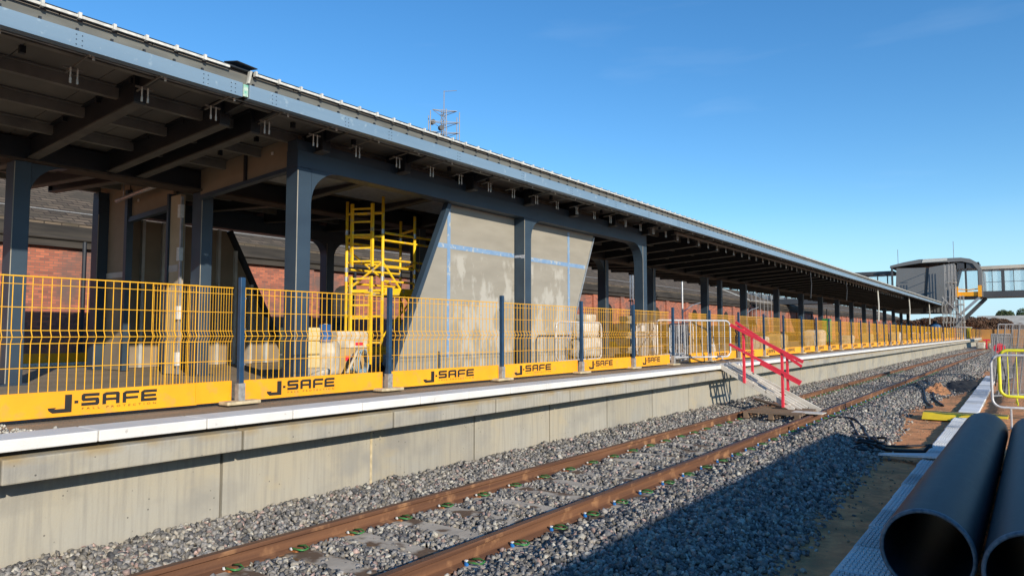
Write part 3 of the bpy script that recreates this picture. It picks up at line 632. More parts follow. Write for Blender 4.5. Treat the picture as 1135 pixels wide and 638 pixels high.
mb.box(-9.7795, -9.776, 9.33+1.1-.10+.25, 13.235, 3.57, 3.67); mb.box(-9.7795, -9.776, 13.565, 16.5, 3.545, 3.645); mb.box(-9.7755, -9.773, 10.87, 10.97, 1.3, 4.46); mb.box(-9.7755, -9.773, 15.60, 15.70, 1.6, 4.46)
mb.build('joint_tape', 'tape', CN)
MB().box(-9.6, -9.49, 13.255, 13.262, 3.55, 3.63).box(-9.80, -9.6, 13.25, 13.256, 3.57, 3.63).build('tape_end', 'tape_w', CN)
mb = MB()
for y in np.arange(9.6, 16.8, .6):
    for z in np.arange(1.3, 4.4, .3):
        if (y < 13.1 and y > 9.45+(z-1)*.46) or (y > 13.7 and y < 15.2+(z-1)*.46): mb.box(-9.7795, -9.777, y-.012, y+.012, z-.012, z+.012)
tag(mb.build('board_screws', 'slab', CN), kind='stuff')
slant(-9.86, -9.842, [(9.33, 1.0), (13.24, 1.0), (13.24, 4.465), (10.92, 4.465)], 'panel_lining', 'panel_int')
# back wall, inner side with studs
slant(-16.9, -16.86, [(7.21, 1.0), (12.0, 1.0), (10.15, 4.46), (7.21, 4.46)], 'back_wall_panel', 'panel_int')
MB().bar((-16.85, 12.06, 1.0), (-16.85, 10.2, 4.46), .16, .14, up=(0, 1, 0)).build('slanted_trim', 'steel_dark', CN)
mb = MB()
for y in np.arange(7.5, 12, .48):
    zt = 4.46 if y < 10.1 else 4.46-(y-10.1)*1.8
    mb.box(-16.855, -16.76, y-.035, y+.035, 1.0, max(1.2, zt))
tag(mb.build('wall_studs', 'stud', CN), kind='stuff')
# transverse wall of the shelter at Y 7.2
MB().prism([(-9.81, 4.62), (-12.85, 4.45), (-12.85, 4.96), (-9.81, 5.14)], 'y', 7.16, 7.22).build('transverse_panel', 'panel_int', CN)
MB().bar((-9.81, 7.16, 4.58), (-12.84, 7.16, 4.41), .12, .07).build('transverse_rail', 'steel', CN)
MB().box(-11.35, -11.28, 7.12, 7.155, 4.5, 5.05).build('panel_joint_strip', 'steel_dark', CN)
MB().prism([(-13.88, 4.38), (-15.70, 4.27), (-15.70, 5.1), (-13.88, 5.0)], 'y', 7.16, 7.22).build('transverse_panel', 'panel_int', CN)
MB().box(-17.3, -15.75, 7.16, 7.22, 1.0, 5.15).build('transverse_panel', 'panel_int', CN)
MB().bar((-13.9, 7.14, 4.34), (-15.66, 7.14, 4.24), .12, .1).box(-15.74, -15.62, 7.06, 7.2, 1.0, 4.9).box(-13.93, -13.86, 7.06, 7.2, 1.0, 4.6).build('opening_frame', 'steel', CN)
MB().box(-13.85, -13.48, 7.10, 7.2, 1.0, 4.55).build('edge_board', mat('raw edge board', (.46, .38, .27), (.38, .31, .21), 2, .85), CN)
for z in (4.2, 3.35, 2.2, 1.3): MB().box(-13.46, -13.36, 7.04, 7.12, z-.13, z+.13).build('cable_box', 'white_pl', CN)
MB().box(-13.44, -13.39, 7.08, 7.12, 1.0, 4.5).build('cable_duct', 'galv', CN)
MB().box(-17.28, -15.76, 7.145, 7.158, 3.02, 3.14).build('foil_tape', 'stud', CN); MB().box(-13.84, -13.5, 7.09, 7.099, 3.02, 3.15).build('foil_tape', 'stud', CN)
MB().tube([(-15.65, 6.85, 4.62), (-14.7, 6.85, 4.70), (-13.75, 6.85, 4.75)], .045, 8).tube([(-15.35, 6.85, 4.65), (-15.35, 6.85, 5.0)], .012, 6).build('wrapped_pipe', 'tape_w', CN, smooth=True)
MB().box(-10.55, -10.5, 7.14, 7.157, 4.9, 4.95).box(-15.35, -15.30, 7.14, 7.157, 4.62, 4.67).build('fixing_disc', 'white_pl', CN)
# hangers below the deck near the fascia
k = 0; y = 2.50
while y < 70:
    j = random.uniform(-.03, .03); yy = y+j
    h = MB().bar((-9.2, yy, 4.93), (-8.52, yy, 5.0), .018, .018).bar((-9.0, yy-.11, 4.925), (-9.0, yy+.11, 4.925), .022).build('roof_hanger', 'purlin', CN)
    for dy in (-.038, .038): MB().tube([(-8.98, yy+dy, 4.93), (-8.98, yy+dy, 4.79)], .009, 6).tube([(-8.98, yy+dy, 4.80), (-8.98, yy+dy, 4.745-.01*random.random())], .013, 6).build('hanger_rod', 'white_metal', h)
    MB().tube([(-8.56, yy, 4.985), (-8.50, yy, 5.0), (-8.47, yy, 4.97), (-8.47, yy, 4.90)], .014, 6).build('hook', 'white_metal', h); y += .877; k += 1
MB().tube([(-8.72, 2, 5.03), (-8.72, 20, 5.03)], .012, 6).build('conduit', 'galv', CN)
MB().tube([(-8.78, 20.3, 4.90), (-8.78, 60, 4.90)], .045, 8).build('service_pipe', mat('brown service pipe', (.17, .13, .10), (.11, .09, .07), 6, .6), CN)
MB().box(-12.0, -10.2, 8.0, 18.8, 4.80, 4.82).build('cable_tray', 'galv', CN)
for (y, z0, z1) in ((36.5, 3.5, 4.9), (44.8, 3.7, 4.9), (55.3, 2.6, 4.9), (71, 2.9, 4.9), (86, 2.7, 4.9)):
    MB().tube([(-8.75, y, z1), (-8.72, y+.1, (z0+z1)/2), (-8.75, y, z0)], .05 if z0 < 3 else .025, 7).build('hanging_drop_pipe', 'white_metal' if z0 < 3 else 'steel_dark', CN)

# ---------------------------------------------------------------- old brick station building behind
def brick_building(name, label, x, y0, y1, eave, ridge_x, ridge_z, pil=True):
    t = thing(name, label, 'building', (x, (y0+y1)/2, -.3))
    MB().prism([(x, -.3), (x, eave), (ridge_x, ridge_z-.1), (2*ridge_x-x, eave), (2*ridge_x-x, -.3)], 'y', y0, y1).build('wall', 'brick', t)
    MB().box(x+.005, x+.22, y0-.1, y1+.1, eave-.28, eave).box(x-.1, x+.16, y0-.1, y1+.1, eave+.001, eave+.42).build('stone_cornice', 'stone', t)
    MB().tube([(x+.26, y0, eave+.0), (x+.26, y1, eave+.0)], .06, 8).build('gutter', 'stone', t)
    rf = MB().prism([(x+.1, eave+.43), (ridge_x, ridge_z), (ridge_x, ridge_z+.1), (x+.1, eave+.53)], 'y', y0-.2, y1+.2).prism([(ridge_x, ridge_z), (2*ridge_x-x, eave+.43), (2*ridge_x-x, eave+.53), (ridge_x, ridge_z+.1)], 'y', y0-.2, y1+.2).build('roof', 'slate', t)
    dzx = (ridge_z-eave-.43)/(ridge_x-x-.1)
    MB().tube([(x-.75, y0, eave+.53-.85*-abs(dzx)+.12), (x-.75, y1, eave+.53+.85*abs(dzx)+.12)], .018, 6).build('snow_rail', 'galv_far', rf)
    MB().bar((x+.12, y1+.22, eave+.55), (ridge_x, y1+.22, ridge_z+.12), .12, .14).build('verge', 'white_metal', rf)
    if pil:
        y = y0+2.2; k = 0
        while y < y1-1:
            MB().box(x+.003, x+.14, y-.28, y+.28, -.3, eave-.285).build('pilaster', 'brick', t)
            if k % 2 == 0 and y+3.5 < y1:
                wd = MB().prism([(y+1.4, 1.3), (y+2.7, 1.3), (y+2.7, 3.3)]+arc(y+2.05, 3.3, .65, 0, 180, 8)[1:-1]+[(y+1.4, 3.3)], 'x', x+.004, x+.03).build('window', 'stone' if k % 4 else 'window_dark', t)
                MB().box(x+.031, x+.10, y+1.32, y+2.78, 1.18, 1.3).build('sill', 'slab', wd)
            y += 4.1; k += 1
        for yy in (9.9, 21.3, 36, 52, 68): MB().tube([(x+.22, yy, -.3), (x+.22, yy, eave)], .06, 7).build('downpipe', 'steel_dark', t)
    return t
brick_building('brick_building', 'long red brick station building with slate roof behind the canopy', -25, -8, 77, 4.82, -31.5, 8.1)
brick_building('brick_building', 'lower red brick building farther along, beyond the white verge', -26.5, 84, 200, 4.9, -33, 7.6)
# wall that closes the gap between the far columns
bb = thing('site_scaffold', 'grey tube scaffold beyond the gable of the brick building', 'scaffold', (-25, 80, -.3))
mb = MB()
for x in (-24.4, -26.2):
    for y in np.arange(78, 84, 1.4): mb.tube([(x, y, -.3), (x, y, 8)], .03, 5)
for z in (1.6, 3.4, 5.2, 7): mb.tube([(-24.4, 77.6, z), (-24.4, 84, z)], .03, 5).tube([(-26.2, 77.6, z), (-26.2, 84, z)], .03, 5)
mb.build('scaffold_tubes', 'galv_far', bb)
mb = MB()
for z in (1.75, 3.55, 5.35): mb.box(-26.1, -24.5, 77.7, 83.8, z-.04, z)
mb.build('scaffold_boards', 'wood', bb)
# overhead line mast between the tracks
om = thing('overhead_mast', 'pale grey lattice post standing between brick building and platform', 'mast', (-21.5, 42.6, -.3))
MB().box(-21.62, -21.56, 42.3, 42.42, -.3, 6.6).box(-21.44, -21.38, 42.3, 42.42, -.3, 6.6).build('mast_channels', 'galv', om)
mb = MB()
for i in range(14): mb.bar((-21.56, 42.29, i*.48-.2), (-21.44, 42.29, i*.48+.04), .02, .012)
mb.build('lacing', 'galv', om); MB().box(-21.66, -21.34, 42.2, 42.28, 2.9, 3.0).box(-21.66, -21.34, 42.2, 42.28, 3.9, 4.0).build('clamp_band', 'black', om)
for x, y, l in ((-22.0, 52, 'slim pale post with arm behind the left pair of rear columns'), (-22.0, 66.5, 'slim pale post with slanting arm before the brick wall far right')):
    t = thing('lamp_post', l, 'post', (x, y, -.3)); MB().tube([(x, y, -.3), (x, y, 6.2)], .07, 8).build('post_tube', 'galv', t)
    MB().tube([(x, y, 3.4), (x+.2, y+1.5, 4.0), (x+.4, y+3.2, 4.3)], .04, 6).build('arm', 'galv', t)

# lattice telecom mast behind everything
tm = thing('lattice_mast', 'telecom mast with antenna cage rising behind the roof', 'mast', (-31, 33.4, -.3))
cx, cy = -31.3, 34.4
mb = MB()
for a in range(4):
    dx, dy = math.cos(R(45+90*a))*.28, math.sin(R(45+90*a))*.28; mb.tube([(cx+dx, cy+dy, -.3), (cx+dx*.5, cy+dy*.5, 16.8)], .03, 5)
for i in range(33):
    z = i*.5; a = i % 4; p = [(math.cos(R(45+90*k))*.25, math.sin(R(45+90*k))*.25) for k in (a, a+1)]
    for k in range(4):
        q = [(math.cos(R(45+90*(k+j)))*.24, math.sin(R(45+90*(k+j)))*.24) for j in (0, 1)]
        mb.tube([(cx+q[0][0], cy+q[0][1], z), (cx+q[1][0], cy+q[1][1], z+.5)], .014, 4)
mb.build('lattice_shaft', 'galv_far', tm)
mb = MB()
for z, r in ((14.4, 1.15), (15.1, 1.1), (15.8, 1.1), (16.6, .95)):
    ring = [(cx+r*math.cos(R(a)), cy+r*math.sin(R(a)), z) for a in (20, 140, 260, 380)]; mb.tube(ring, .024, 5)
    for a in (20, 140, 260): mb.tube([(cx, cy, z), (cx+r*math.cos(R(a)), cy+r*math.sin(R(a)), z)], .03, 5)
mb.build('antenna_frame', 'galv_far', tm)
for a in (20, 80, 140, 200, 260, 320):
    r = 1.12; MB().tube([(cx+r*math.cos(R(a)), cy+r*math.sin(R(a)), 14.0), (cx+r*math.cos(R(a)), cy+r*math.sin(R(a)), 16.5)], .032, 6).build('antenna', 'galv_far', tm)
for a, z in ((70, 14.5), (300, 15.3), (200, 16.0)):
    px, py = cx+.8*math.cos(R(a)), cy+.8*math.sin(R(a)); MB().tube([(px-.1, py, z), (px+.15, py-.1, z)], .17, 12).build('dish', 'clad_dark', tm)
MB().tube([(cx, cy, 16.5), (cx, cy, 18.1)], .03, 5).tube([(cx, cy, 18.05), (cx+.7, cy+.5, 18.1)], .02, 5).build('lightning_rod', 'galv_far', tm)
MB().box(cx+.2, cx+1.1, cy+.1, cy+.9, 14.3, 14.5).build('equipment_box', 'clad_dark', tm)

# ---------------------------------------------------------------- yellow scaffold tower in the first bay
ST = thing('scaffold_tower', 'yellow mobile scaffold tower with ladder beside the slanted wall', 'scaffold', (-11.4, 10.8, .985))
tx0, tx1, ty0, ty1 = -12.35, -11.55, 10.35, 12.55     # legs: (left leg seen, near right leg)
legs = [(tx0, ty0), (tx1, ty0+.2)]
A = Vector((-11.75, 9.86)); B = Vector((-11.0, 10.2)); Cc = Vector((-11.0, 11.15)); D = Vector((-11.75, 11.45))
for p, top in ((A, 4.62), (B, 4.70), (Cc, 4.40), (D, 4.4)):
    MB().tube([(p.x, p.y, 1.2), (p.x, p.y, top)], .034, 8).build('leg', 'scaf_yellow', ST, smooth=True)
    MB().tube([(p.x, p.y, 1.08), (p.x, p.y, 1.22)], .02, 6).tube([(p.x-.03, p.y, 1.06), (p.x+.03, p.y, 1.06)], .07, 10).build('castor', 'cable', ST)
    for z in (2.9, 3.1, 3.9): MB().tube([(p.x, p.y, z), (p.x, p.y, z+.10)], .042, 8).build('coupler', 'galv', ST)
mb = MB()
for z in (1.6, 2.15, 2.7, 3.3, 3.85, 4.35): MB().tube([(A.x, A.y, z), (B.x, B.y, z)], .028, 6).build('end_rung', 'scaf_yellow', ST)
for z in (1.6, 2.7, 3.3, 4.1): MB().tube([(D.x, D.y, z), (Cc.x, Cc.y, z)], .028, 6).build('end_rung', 'scaf_yellow', ST)
for z in (2.73, 2.9, 3.2, 3.36, 3.77, 3.93):
    MB().tube([(B.x, B.y, z), (Cc.x, Cc.y, z)], .026, 6).build('guard_rail', 'scaf_yellow', ST); MB().tube([(A.x, A.y, z-.04), (D.x, D.y, z-.04)], .026, 6).build('guard_rail', 'scaf_yellow', ST)
for a, b in (((B.x, B.y, 1.7), (Cc.x, Cc.y, 2.6)), ((B.x, B.y, 3.3), (Cc.x, Cc.y, 2.3)), ((A.x, A.y, 3.6), (D.x, D.y, 2.7))): MB().tube([a, b], .024, 6).build('diagonal_brace', 'scaf_yellow', ST)
E1 = Vector((-11.0, 12.3))
for z in (2.9, 3.2, 3.36, 3.77, 3.93, 2.73): MB().tube([(Cc.x, Cc.y, z), (E1.x, E1.y, z)], .026, 6).build('guard_rail', 'scaf_yellow', ST)
for a, b in (((A.x, A.y, 2.7), (B.x, B.y, 3.3)), ((Cc.x, Cc.y, 1.6), (D.x, D.y, 2.6)), ((B.x, B.y, 2.62), (Cc.x, Cc.y, 2.64)), ((B.x, B.y, 1.45), (Cc.x, Cc.y, 1.45))): MB().tube([a, b], .026, 6).build('diagonal_brace', 'scaf_yellow', ST)
MB().box(-11.02, -10.98, 10.25, 12.3, 2.64, 2.76).build('toe_board', 'scaf_yellow', ST)
lad = MB()
for z0, z1, off in ((1.15, 3.0, 0), (2.55+.65, 4.55, .02)):
    for f in (.20, .76):
        p = A.lerp(B, f); lad.box(p.x-.03+off, p.x+.03+off, p.y-.10, p.y-.05, z0, z1)
    for z in np.arange(z0+.12, z1, .28):
        p, q = A.lerp(B, .22), A.lerp(B, .74); lad.bar((p.x+off, p.y-.075, z), (q.x+off, q.y-.075, z), .035)
lad.build('ladder', 'scaf_yellow', ST)
MB().box(-11.7, -11.05, 10.3, 12.2, 2.60, 2.64).build('deck_board', 'wood', ST)
MB().tube([(-11.35, 11.9, 2.95), (-11.33, 11.92, 2.68)], [.11, .09], 12).build('bucket', 'black', ST)

# ---------------------------------------------------------------- goods on the platform
def sack(name, label, loc, sx, sy, sz, m='sack', group=None, cat='sack', rot=0):
    bm = bmesh.new(); bmesh.ops.create_icosphere(bm, subdivisions=3, radius=1)
    for v in bm.verts:
        p = v.co; q = Vector([math.copysign(abs(c)**.38, c) for c in p]); n = .06*math.sin(5*q.x+3*loc[0])+.05*math.sin(7*q.z+4*q.y)
        v.co = Vector((q.x*sx/2, q.y*sy/2, q.z*sz/2))*(1+n)
        v.co.z += sz/2
    me = bpy.data.meshes.new(name); bm.to_mesh(me); bm.free(); me.materials.append(M[m])
    me.polygons.foreach_set('use_smooth', [True]*len(me.polygons))
    o = bpy.data.objects.new(name, me); C.objects.link(o); o.location = loc; o.rotation_euler = (0, 0, rot); return tag(o, label, cat, group)
F0 = .988
def pallet(name, label, x0, y0, z, sx=1.0, sy=1.2, rot=0, group=None):
    t = thing(name, label, 'pallet', (x0, y0, z), group); t['org'] = (0, 0, 0)
    mb = MB()
    for i in range(7): a = -sy/2+i*(sy-.1)/6; mb.box(-sx/2, sx/2, a, a+.1, .122, .144)
    mb.build('top_boards', 'pallet', t)
    for x in (-sx/2+.05, 0, sx/2-.05):
        for y in (-sy/2+.07, 0, sy/2-.07): MB().box(x-.05, x+.05, y-.07, y+.07, .022, .1).build('block', 'pallet', t)
    mb = MB()
    for x in (-sx/2+.05, 0, sx/2-.05): mb.box(x-.05, x+.05, -sy/2, sy/2, .1005, .1215).box(x-.05, x+.05, -sy/2, sy/2, 0, .0215)
    mb.build('runners', 'pallet', t)
    t.rotation_euler = (0, 0, rot); return t
# behind the second panel: insulation, sacks, boxes, hose
t = thing('insulation_stack', 'stack of pale yellow insulation boards right of the steel column', 'stack', (-11.2, 8.3, F0))
for i, z in enumerate((0, .42, .84)): MB().box(-11.6, -10.9, 8.1, 8.55, F0+.15+z*.62, F0+.15+z*.62+.25).build('insulation_pack', 'insul', t, bevel=.03)
MB().box(-11.55, -10.95, 8.12, 8.2, F0, F0+.145).box(-11.55, -10.95, 8.45, 8.53, F0, F0+.145).build('bearers', 'pallet', t)
t = thing('wrapped_box_stack', 'pile of white printed cartons left of the scaffold tower', 'cartons', (-11.6, 9.6, F0))
MB().box(-12.0, -11.2, 9.2, 10.0, F0, F0+.5).build('carton', 'card', t, bevel=.02); MB().box(-12.0, -11.25, 9.25, 10.1, F0+.502, F0+.86).build('carton', 'sack', t, bevel=.03)
MB().box(-11.2, -11.196, 9.4, 9.6, F0+.25, F0+.35).box(-11.248, -11.244, 9.7, 9.9, F0+.56, F0+.62).build('printed_band', 'red', t)
sack('rubble_sack', 'white sack slumped in front of the cartons', (-10.9, 8.75, F0+.02), .35, .32, .62, rot=.4)
sack('rubble_sack', 'small white cloth sack lying at the foot of the insulation stack', (-10.5, 8.15, F0), .5, .3, .18, rot=.2)
t = thing('sheet_roll', 'dark blue plastic sheet roll standing behind the white sack', 'roll', (-11.1, 8.85, F0)); MB().tube([(-11.1, 8.8, F0), (-11.12, 8.83, F0+.98)], .12, 12).build('roll_body', 'blue', t, smooth=True); MB().tube([(-11.12, 8.83, F0+.98), (-11.12, 8.83, F0+1.0)], .04, 10).build('roll_core', 'card', t)
t = thing('hose_coil', 'light blue hose coiled at the foot of the scaffold tower', 'hose', (-10.9, 9.5, F0))
mb = MB()
for k in range(5): mb.tube([(-10.95+.05*k, 9.5+(.2-.02*k)*math.cos(R(a)), F0+.23+(.2+.015*k)*math.sin(R(a))) for a in range(0, 361, 20)], .013, 6)
mb.build('hose', 'hose', t, smooth=True); MB().tube([(-10.7, 9.3, F0+.5), (-10.6, 9.1, F0+.3), (-10.6, 8.95, F0+.05)], .03, 6).build('hose_end', 'sack', t, smooth=True)
# bulk goods behind the fourth and fifth panels
pallet('pallet', 'brown pallet under the left tall pile of white bags', -10.0, 16.75, F0)
for k, (x, y, z, sx, sy, sz) in enumerate(((-10, 16.75, .13, .8, .95, .60), (-10.03, 16.72, .68, .76, .9, .46), (-9.97, 16.8, 1.10, .5, .55, .24))):
    sack('bulk_bag', ['lowest and widest white bag in the pile behind the fourth panel', 'middle white bag in the pile behind the fourth panel', 'small rounded white bag on top of the pile behind the fourth panel'][k], (x, y, F0+z), sx, sy, sz, group='white bags on pallets', cat='bag')
pallet('pallet', 'brown pallet under the narrow pile of white bags near the pale mast', -10.4, 20.5, F0, .8, .9)
for k in range(5):
    sack('cement_bag', ['lowest', 'second lowest', 'middle', 'second highest', 'topmost'][k]+' white bag in the narrow pile near the pale mast', (-10.4+.04*(-1)**k, 20.5+.05*(-1)**k, F0+.15+.24*k), .75, .75, .26, group='white bags stacked near the mast', cat='bag')
MB_ = MB().box(-10.05, -10.03, 20.3, 20.6, F0+1.2, F0+1.3); single(MB_, 'printed_label', 'red', 'red print label on the topmost white bag', 'label')
for i, (x, y, z) in enumerate(((-10.2, 22.6, 0), (-10.2, 22.6, .145), (-10.25, 22.7, .29))): pallet('pallet', ['bottom', 'middle', 'top'][i]+' brown pallet in the stack behind the crowd barrier', x, y, F0+z, 1.0, 1.2, .1*i, 'stacked brown pallets')
# crates and bags visible farther through the mesh
for i, (y, s, m, lab) in enumerate(((29, .7, 'sack', 'pale sack seen through the far fence, nearest the handrails'), (31.5, .8, 'card', 'brown carton pile behind the far fence'), (38, 1.0, 'sack', 'large white bulk bag behind the far yellow fence'), (46, .7, 'sack', 'small white sack behind the far yellow fence'), (52, .8, 'card', 'tan carton behind the distant yellow fence'), (64, .9, 'sack', 'most distant white bag behind the yellow fence'))):
    sack('goods_bag', lab, (-9.0, y, F0), s, s, s*.95, m, cat='bag')
# traffic cones
def cone(x, y, lab, col='sack'):
    t = thing('traffic_cone', lab, 'cone', (x, y, F0)); MB().box(x-.17, x+.17, y-.17, y+.17, F0, F0+.03).build('cone_base', 'cable', t, bevel=.01)
    MB().tube([(x, y, F0+.03), (x, y, F0+.3)], [.13, .085], 14).tube([(x, y, F0+.42), (x, y, F0+.62)], [.06, .03], 14).build('cone_body', col, t, smooth=True); MB().tube([(x, y, F0+.3), (x, y, F0+.42)], [.087, .06], 14).build('reflective_band', 'white_pl', t, smooth=True)
cone(-9.2, 24.4, 'pale traffic cone behind the crowd barrier, right of the dark column'); cone(-8.0, 16.9, 'pale traffic cone beside the last near fence post')

# crowd barriers
def barrier(label, a, b, z0, h, m='galv_rail', bars=12, name='crowd_barrier', feet=True, foot_l=.3, gap=.16, fr_=.024):
    a = Vector(a); b = Vector(b); d = (b-a).normalized(); L = (b-a).length; nrm = Vector((-d.y, d.x))
    t = thing(name, label, 'barrier', (a.x, a.y, z0))
    def P(s, z): q = a+d*s; return (q.x, q.y, z)
    r = .16; zb = z0+gap; zt = z0+h
    fr = [P(L/2, zb)]+[P(L-r+r*math.sin(R(q)), zb+r-r*math.cos(R(q))) for q in range(0, 91, 18)]+[P(L-r+r*math.cos(R(q)), zt-r+r*math.sin(R(q))) for q in range(0, 91, 18)]
    fr += [P(r-r*math.sin(R(q)), zt-r+r*math.cos(R(q))) for q in range(0, 91, 18)]+[P(r-r*math.cos(R(q)), zb+r-r*math.sin(R(q))) for q in range(0, 91, 18)]+[P(L/2, zb)]
    MB().tube(fr, fr_, 8).build('frame', m, t, smooth=True)
    for i in range(bars): s = L*(i+1)/(bars+1); MB().tube([P(s, zb), P(s, zt)], .0095, 5).build('upright_bar', m, t)
    for s in (.28, L-.28):
        q = a+d*s; p1 = q+nrm*foot_l; p2 = q-nrm*foot_l
        MB().tube([(q.x, q.y, zb), (q.x, q.y, z0+.06)], .017, 6).tube([(p1.x, p1.y, z0+.01), (q.x, q.y, z0+.09), (p2.x, p2.y, z0+.01)], .017, 6).build('foot', m, t)
    return t
barrier('galvanised crowd barrier closing the fence gap left of the red handrails', (-7.85, 16.75), (-6.62, 18.85), 1.005, 1.13)
t = barrier('galvanised crowd barrier with small white sign seen through the fifth fence panel', (-9.45, 18.9), (-7.95, 17.1), F0, 1.13)
MB().box(-9.0, -8.85, 18.05, 18.2, 1.85, 2.02).build('notice', 'white_pl', t)
barrier('galvanised crowd barrier in front of the slanted beige wall end', (-8.95, 13.75), (-8.95, 15.9), F0, 1.08)
barrier('galvanised crowd barrier standing in the gap behind the skewed one', (-7.9, 19.4), (-9.6, 21.6), F0, 1.1)
# water barrier / heap of tubes in the gap
t = thing('tube_bundle', 'bundle of galvanised tubes lying behind the crowd barrier gap', 'tubes', (-8.6, 18.7, F0))
for k in range(7): MB().tube([(-8.2-.09*k, 17.5+.1*k, F0+.05+.05*(k % 3)), (-8.35-.09*k, 20.2, F0+.1+.05*(k % 3))], .024, 6).build('tube', 'galv_rail', t)
t = thing('person', 'person in dark jacket bending behind the fence gap', 'person', (-10.4, 22.9, F0)) if False else None

# ---------------------------------------------------------------- stairs with red handrails, on a pallet
SR = thing('access_stair', 'pale timber ramp stair with red handrails from platform down to track', 'stair', (-5.4, 17.4, 0))
ya, yb_ = 16.98, 17.95
s0 = Vector((-6.22, 0, 1.0)); s1_ = Vector((-4.55, 0, .06))
def onst(x): return 1.0-(x+6.22)*.94/1.67
for y in (ya, yb_): MB().bar((-6.25, y, 1.0), (-4.5 if y == ya else -4.15, y, .03 if y == ya else -.05), .045, .11).build('stringer', 'wood', SR, bevel=.004)
for y in (ya+.24, ya+.5, yb_-.2): MB().bar((-6.2, y, 1.03), (-4.4, y, .02), .07, .05).build('ramp_batten', 'wood', SR)
for i in range(6):
    x = -6.1+i*.28; z = onst(x)+.01; MB().box(x-.03, x+.07, ya+.03, yb_-.03, z-.03, z-.005).build('tread', 'wood', SR)
for y, f in ((ya-.05, 0), (yb_+.04, 1)):
    x1, x2 = (-5.62, -4.73) if not f else (-5.76, -4.9)
    MB().bar((x1, y, onst(x1)-.06), (x1, y, 1.90-.08*f), .07, .05).build('handrail_post', 'red', SR)
    MB().bar((x2, y, onst(x2)-.08+.1*f), (x2, y, 1.38-.15*f), .07, .05).build('handrail_post', 'red', SR)
    if not f:
        MB().bar((-5.92, y-.045, 2.0), (-4.25, y-.045, 1.14), .04, .075).build('handrail', 'red', SR); MB().bar((-5.95, y-.045, 1.53), (-4.3, y-.045, .68), .035, .06).build('mid_rail', 'red', SR)
    else:
        MB().bar((-6.15, y-.045, 2.08), (-4.55, y-.045, .99), .04, .065).build('handrail', 'red', SR); MB().bar((-5.55, y-.045, 1.04), (-4.6, y-.045, .56), .035, .06).build('mid_rail', 'red', SR)
pallet('pallet', 'weathered pallet lying between the rails under the stair foot', -4.70, 16.6, -.10, 1.2, 1.5)
single(MB().box(-4.4, -3.75, 16.35, 16.75, .03, .045), 'plywood_sheet', 'wood', 'thin plywood sheet lying over the rail at the stair foot', 'board')
single(MB().bar((-6.1, 19.3, .02), (-5.0, 17.9, -.02), .12, .04), 'loose_board', 'pallet', 'loose dark board on the ballast beside the stair foot', 'board')

# ---------------------------------------------------------------- cable trough, pipes, and what lies on the sand
for i in range(44):
    y = 3.0+.78*i; X = -1.345-.0126*max(0, y-6)
    lm = random.choice(['trough', 'trough', 'trough_dull'])
    t = thing('trough_lid', 'grey ribbed cable trough lid in the row beside the black pipes', 'trough lid', (X, y, -.12), 'cable trough lids in a row')
    tz = .006*math.sin(i*2.3); wd = .41
    mb = MB().box(X, X+wd, y+.010, y+.770, -.12+tz, -.075+tz).build('lid', lm, t, bevel=.008)
    mb = MB()
    if i < 22:
        for r_ in range(9):
            for c_ in range(10): px = X+.04+c_*(wd-.08)/9; py = y+.07+r_*.08; mb.box(px-.013, px+.013, py-.024, py+.024, -.075+tz, -.060+tz)
        tag(mb.build('grip_studs', lm, t), kind='stuff')
tr = MB().bar((-1.295, 2.5, -.22), (-1.72, 38, -.22), .05, .19).bar((-.925, 2.5, -.22), (-1.35, 38, -.22), .05, .19); single(tr, 'cable_trough', 'slab', 'concrete cable trough channel under the grey lids', 'trough')
def pipe(label, x, ya, yb, z=.31, ro=.29, ri=.262):
    t = thing('plastic_pipe', label, 'pipe', (x, ya, z-ro)); n = 64
    def ring(y, r, wob=0): return [(x+r*math.cos(2*math.pi*k/n), y, z+r*math.sin(2*math.pi*k/n)) for k in range(n)]
    def lathe(prof, name, m):
        mb = MB()
        for y, r in prof: mb.v += ring(y, r)
        mb.f = [(j*n+k, j*n+(k+1) % n, (j+1)*n+(k+1) % n, (j+1)*n+k) for j in range(len(prof)-1) for k in range(n)]
        mb.build(name, m, t, smooth=True)
    pr = [(ya+.02, ro)]; y = ya+.3
    while y < yb-.3: pr += [(y, ro), (y+.1, ro+.0006)]; y += .3
    pr += [(yb, ro), (yb, ri)]
    lathe(pr, 'pipe_wall', 'pipe'); lathe([(ya+.0, ri+.004), (ya, ri+.003), (yb, ri+.003)][1:], 'pipe_bore', 'pipe_in')
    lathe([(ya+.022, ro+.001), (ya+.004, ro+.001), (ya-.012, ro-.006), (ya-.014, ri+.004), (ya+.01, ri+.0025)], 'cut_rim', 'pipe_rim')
    return t
pipe('large black plastic pipe lying beside the cable trough', -.64, 5.62, 12.9)
pipe('large black plastic pipe at the right edge of the photo', -.03, 5.40, 12.7)
for y, l in ((7.0, 'timber bearer under the near ends of the black pipes'), (11.2, 'timber bearer under the far ends of the black pipes')): single(MB().box(-.9, .3, y-.04, y+.04, -.04, .018), 'timber_bearer', 'pallet', l, 'bearer')
single(MB().add([(-2.02, 12.3, -.10), (-1.0, 11.9, .0), (-1.0, 12.35, .0), (-1.95, 12.45, -.10), (-2.02, 12.3, -.075), (-1.0, 11.9, .03), (-1.0, 12.35, .03), (-1.95, 12.45, -.075)], [(0,1,2,3),(4,5,6,7),(0,1,5,4),(1,2,6,5),(2,3,7,6),(3,0,4,7)]), 'loose_slab', 'trough', 'pointed grey slab lying across the trough beside the black pipe', 'slab')
yr = thing('yellow_ramp', 'yellow cable ramp lying across the trough beyond the pipes', 'ramp', (-1.5, 18.9, -.1))
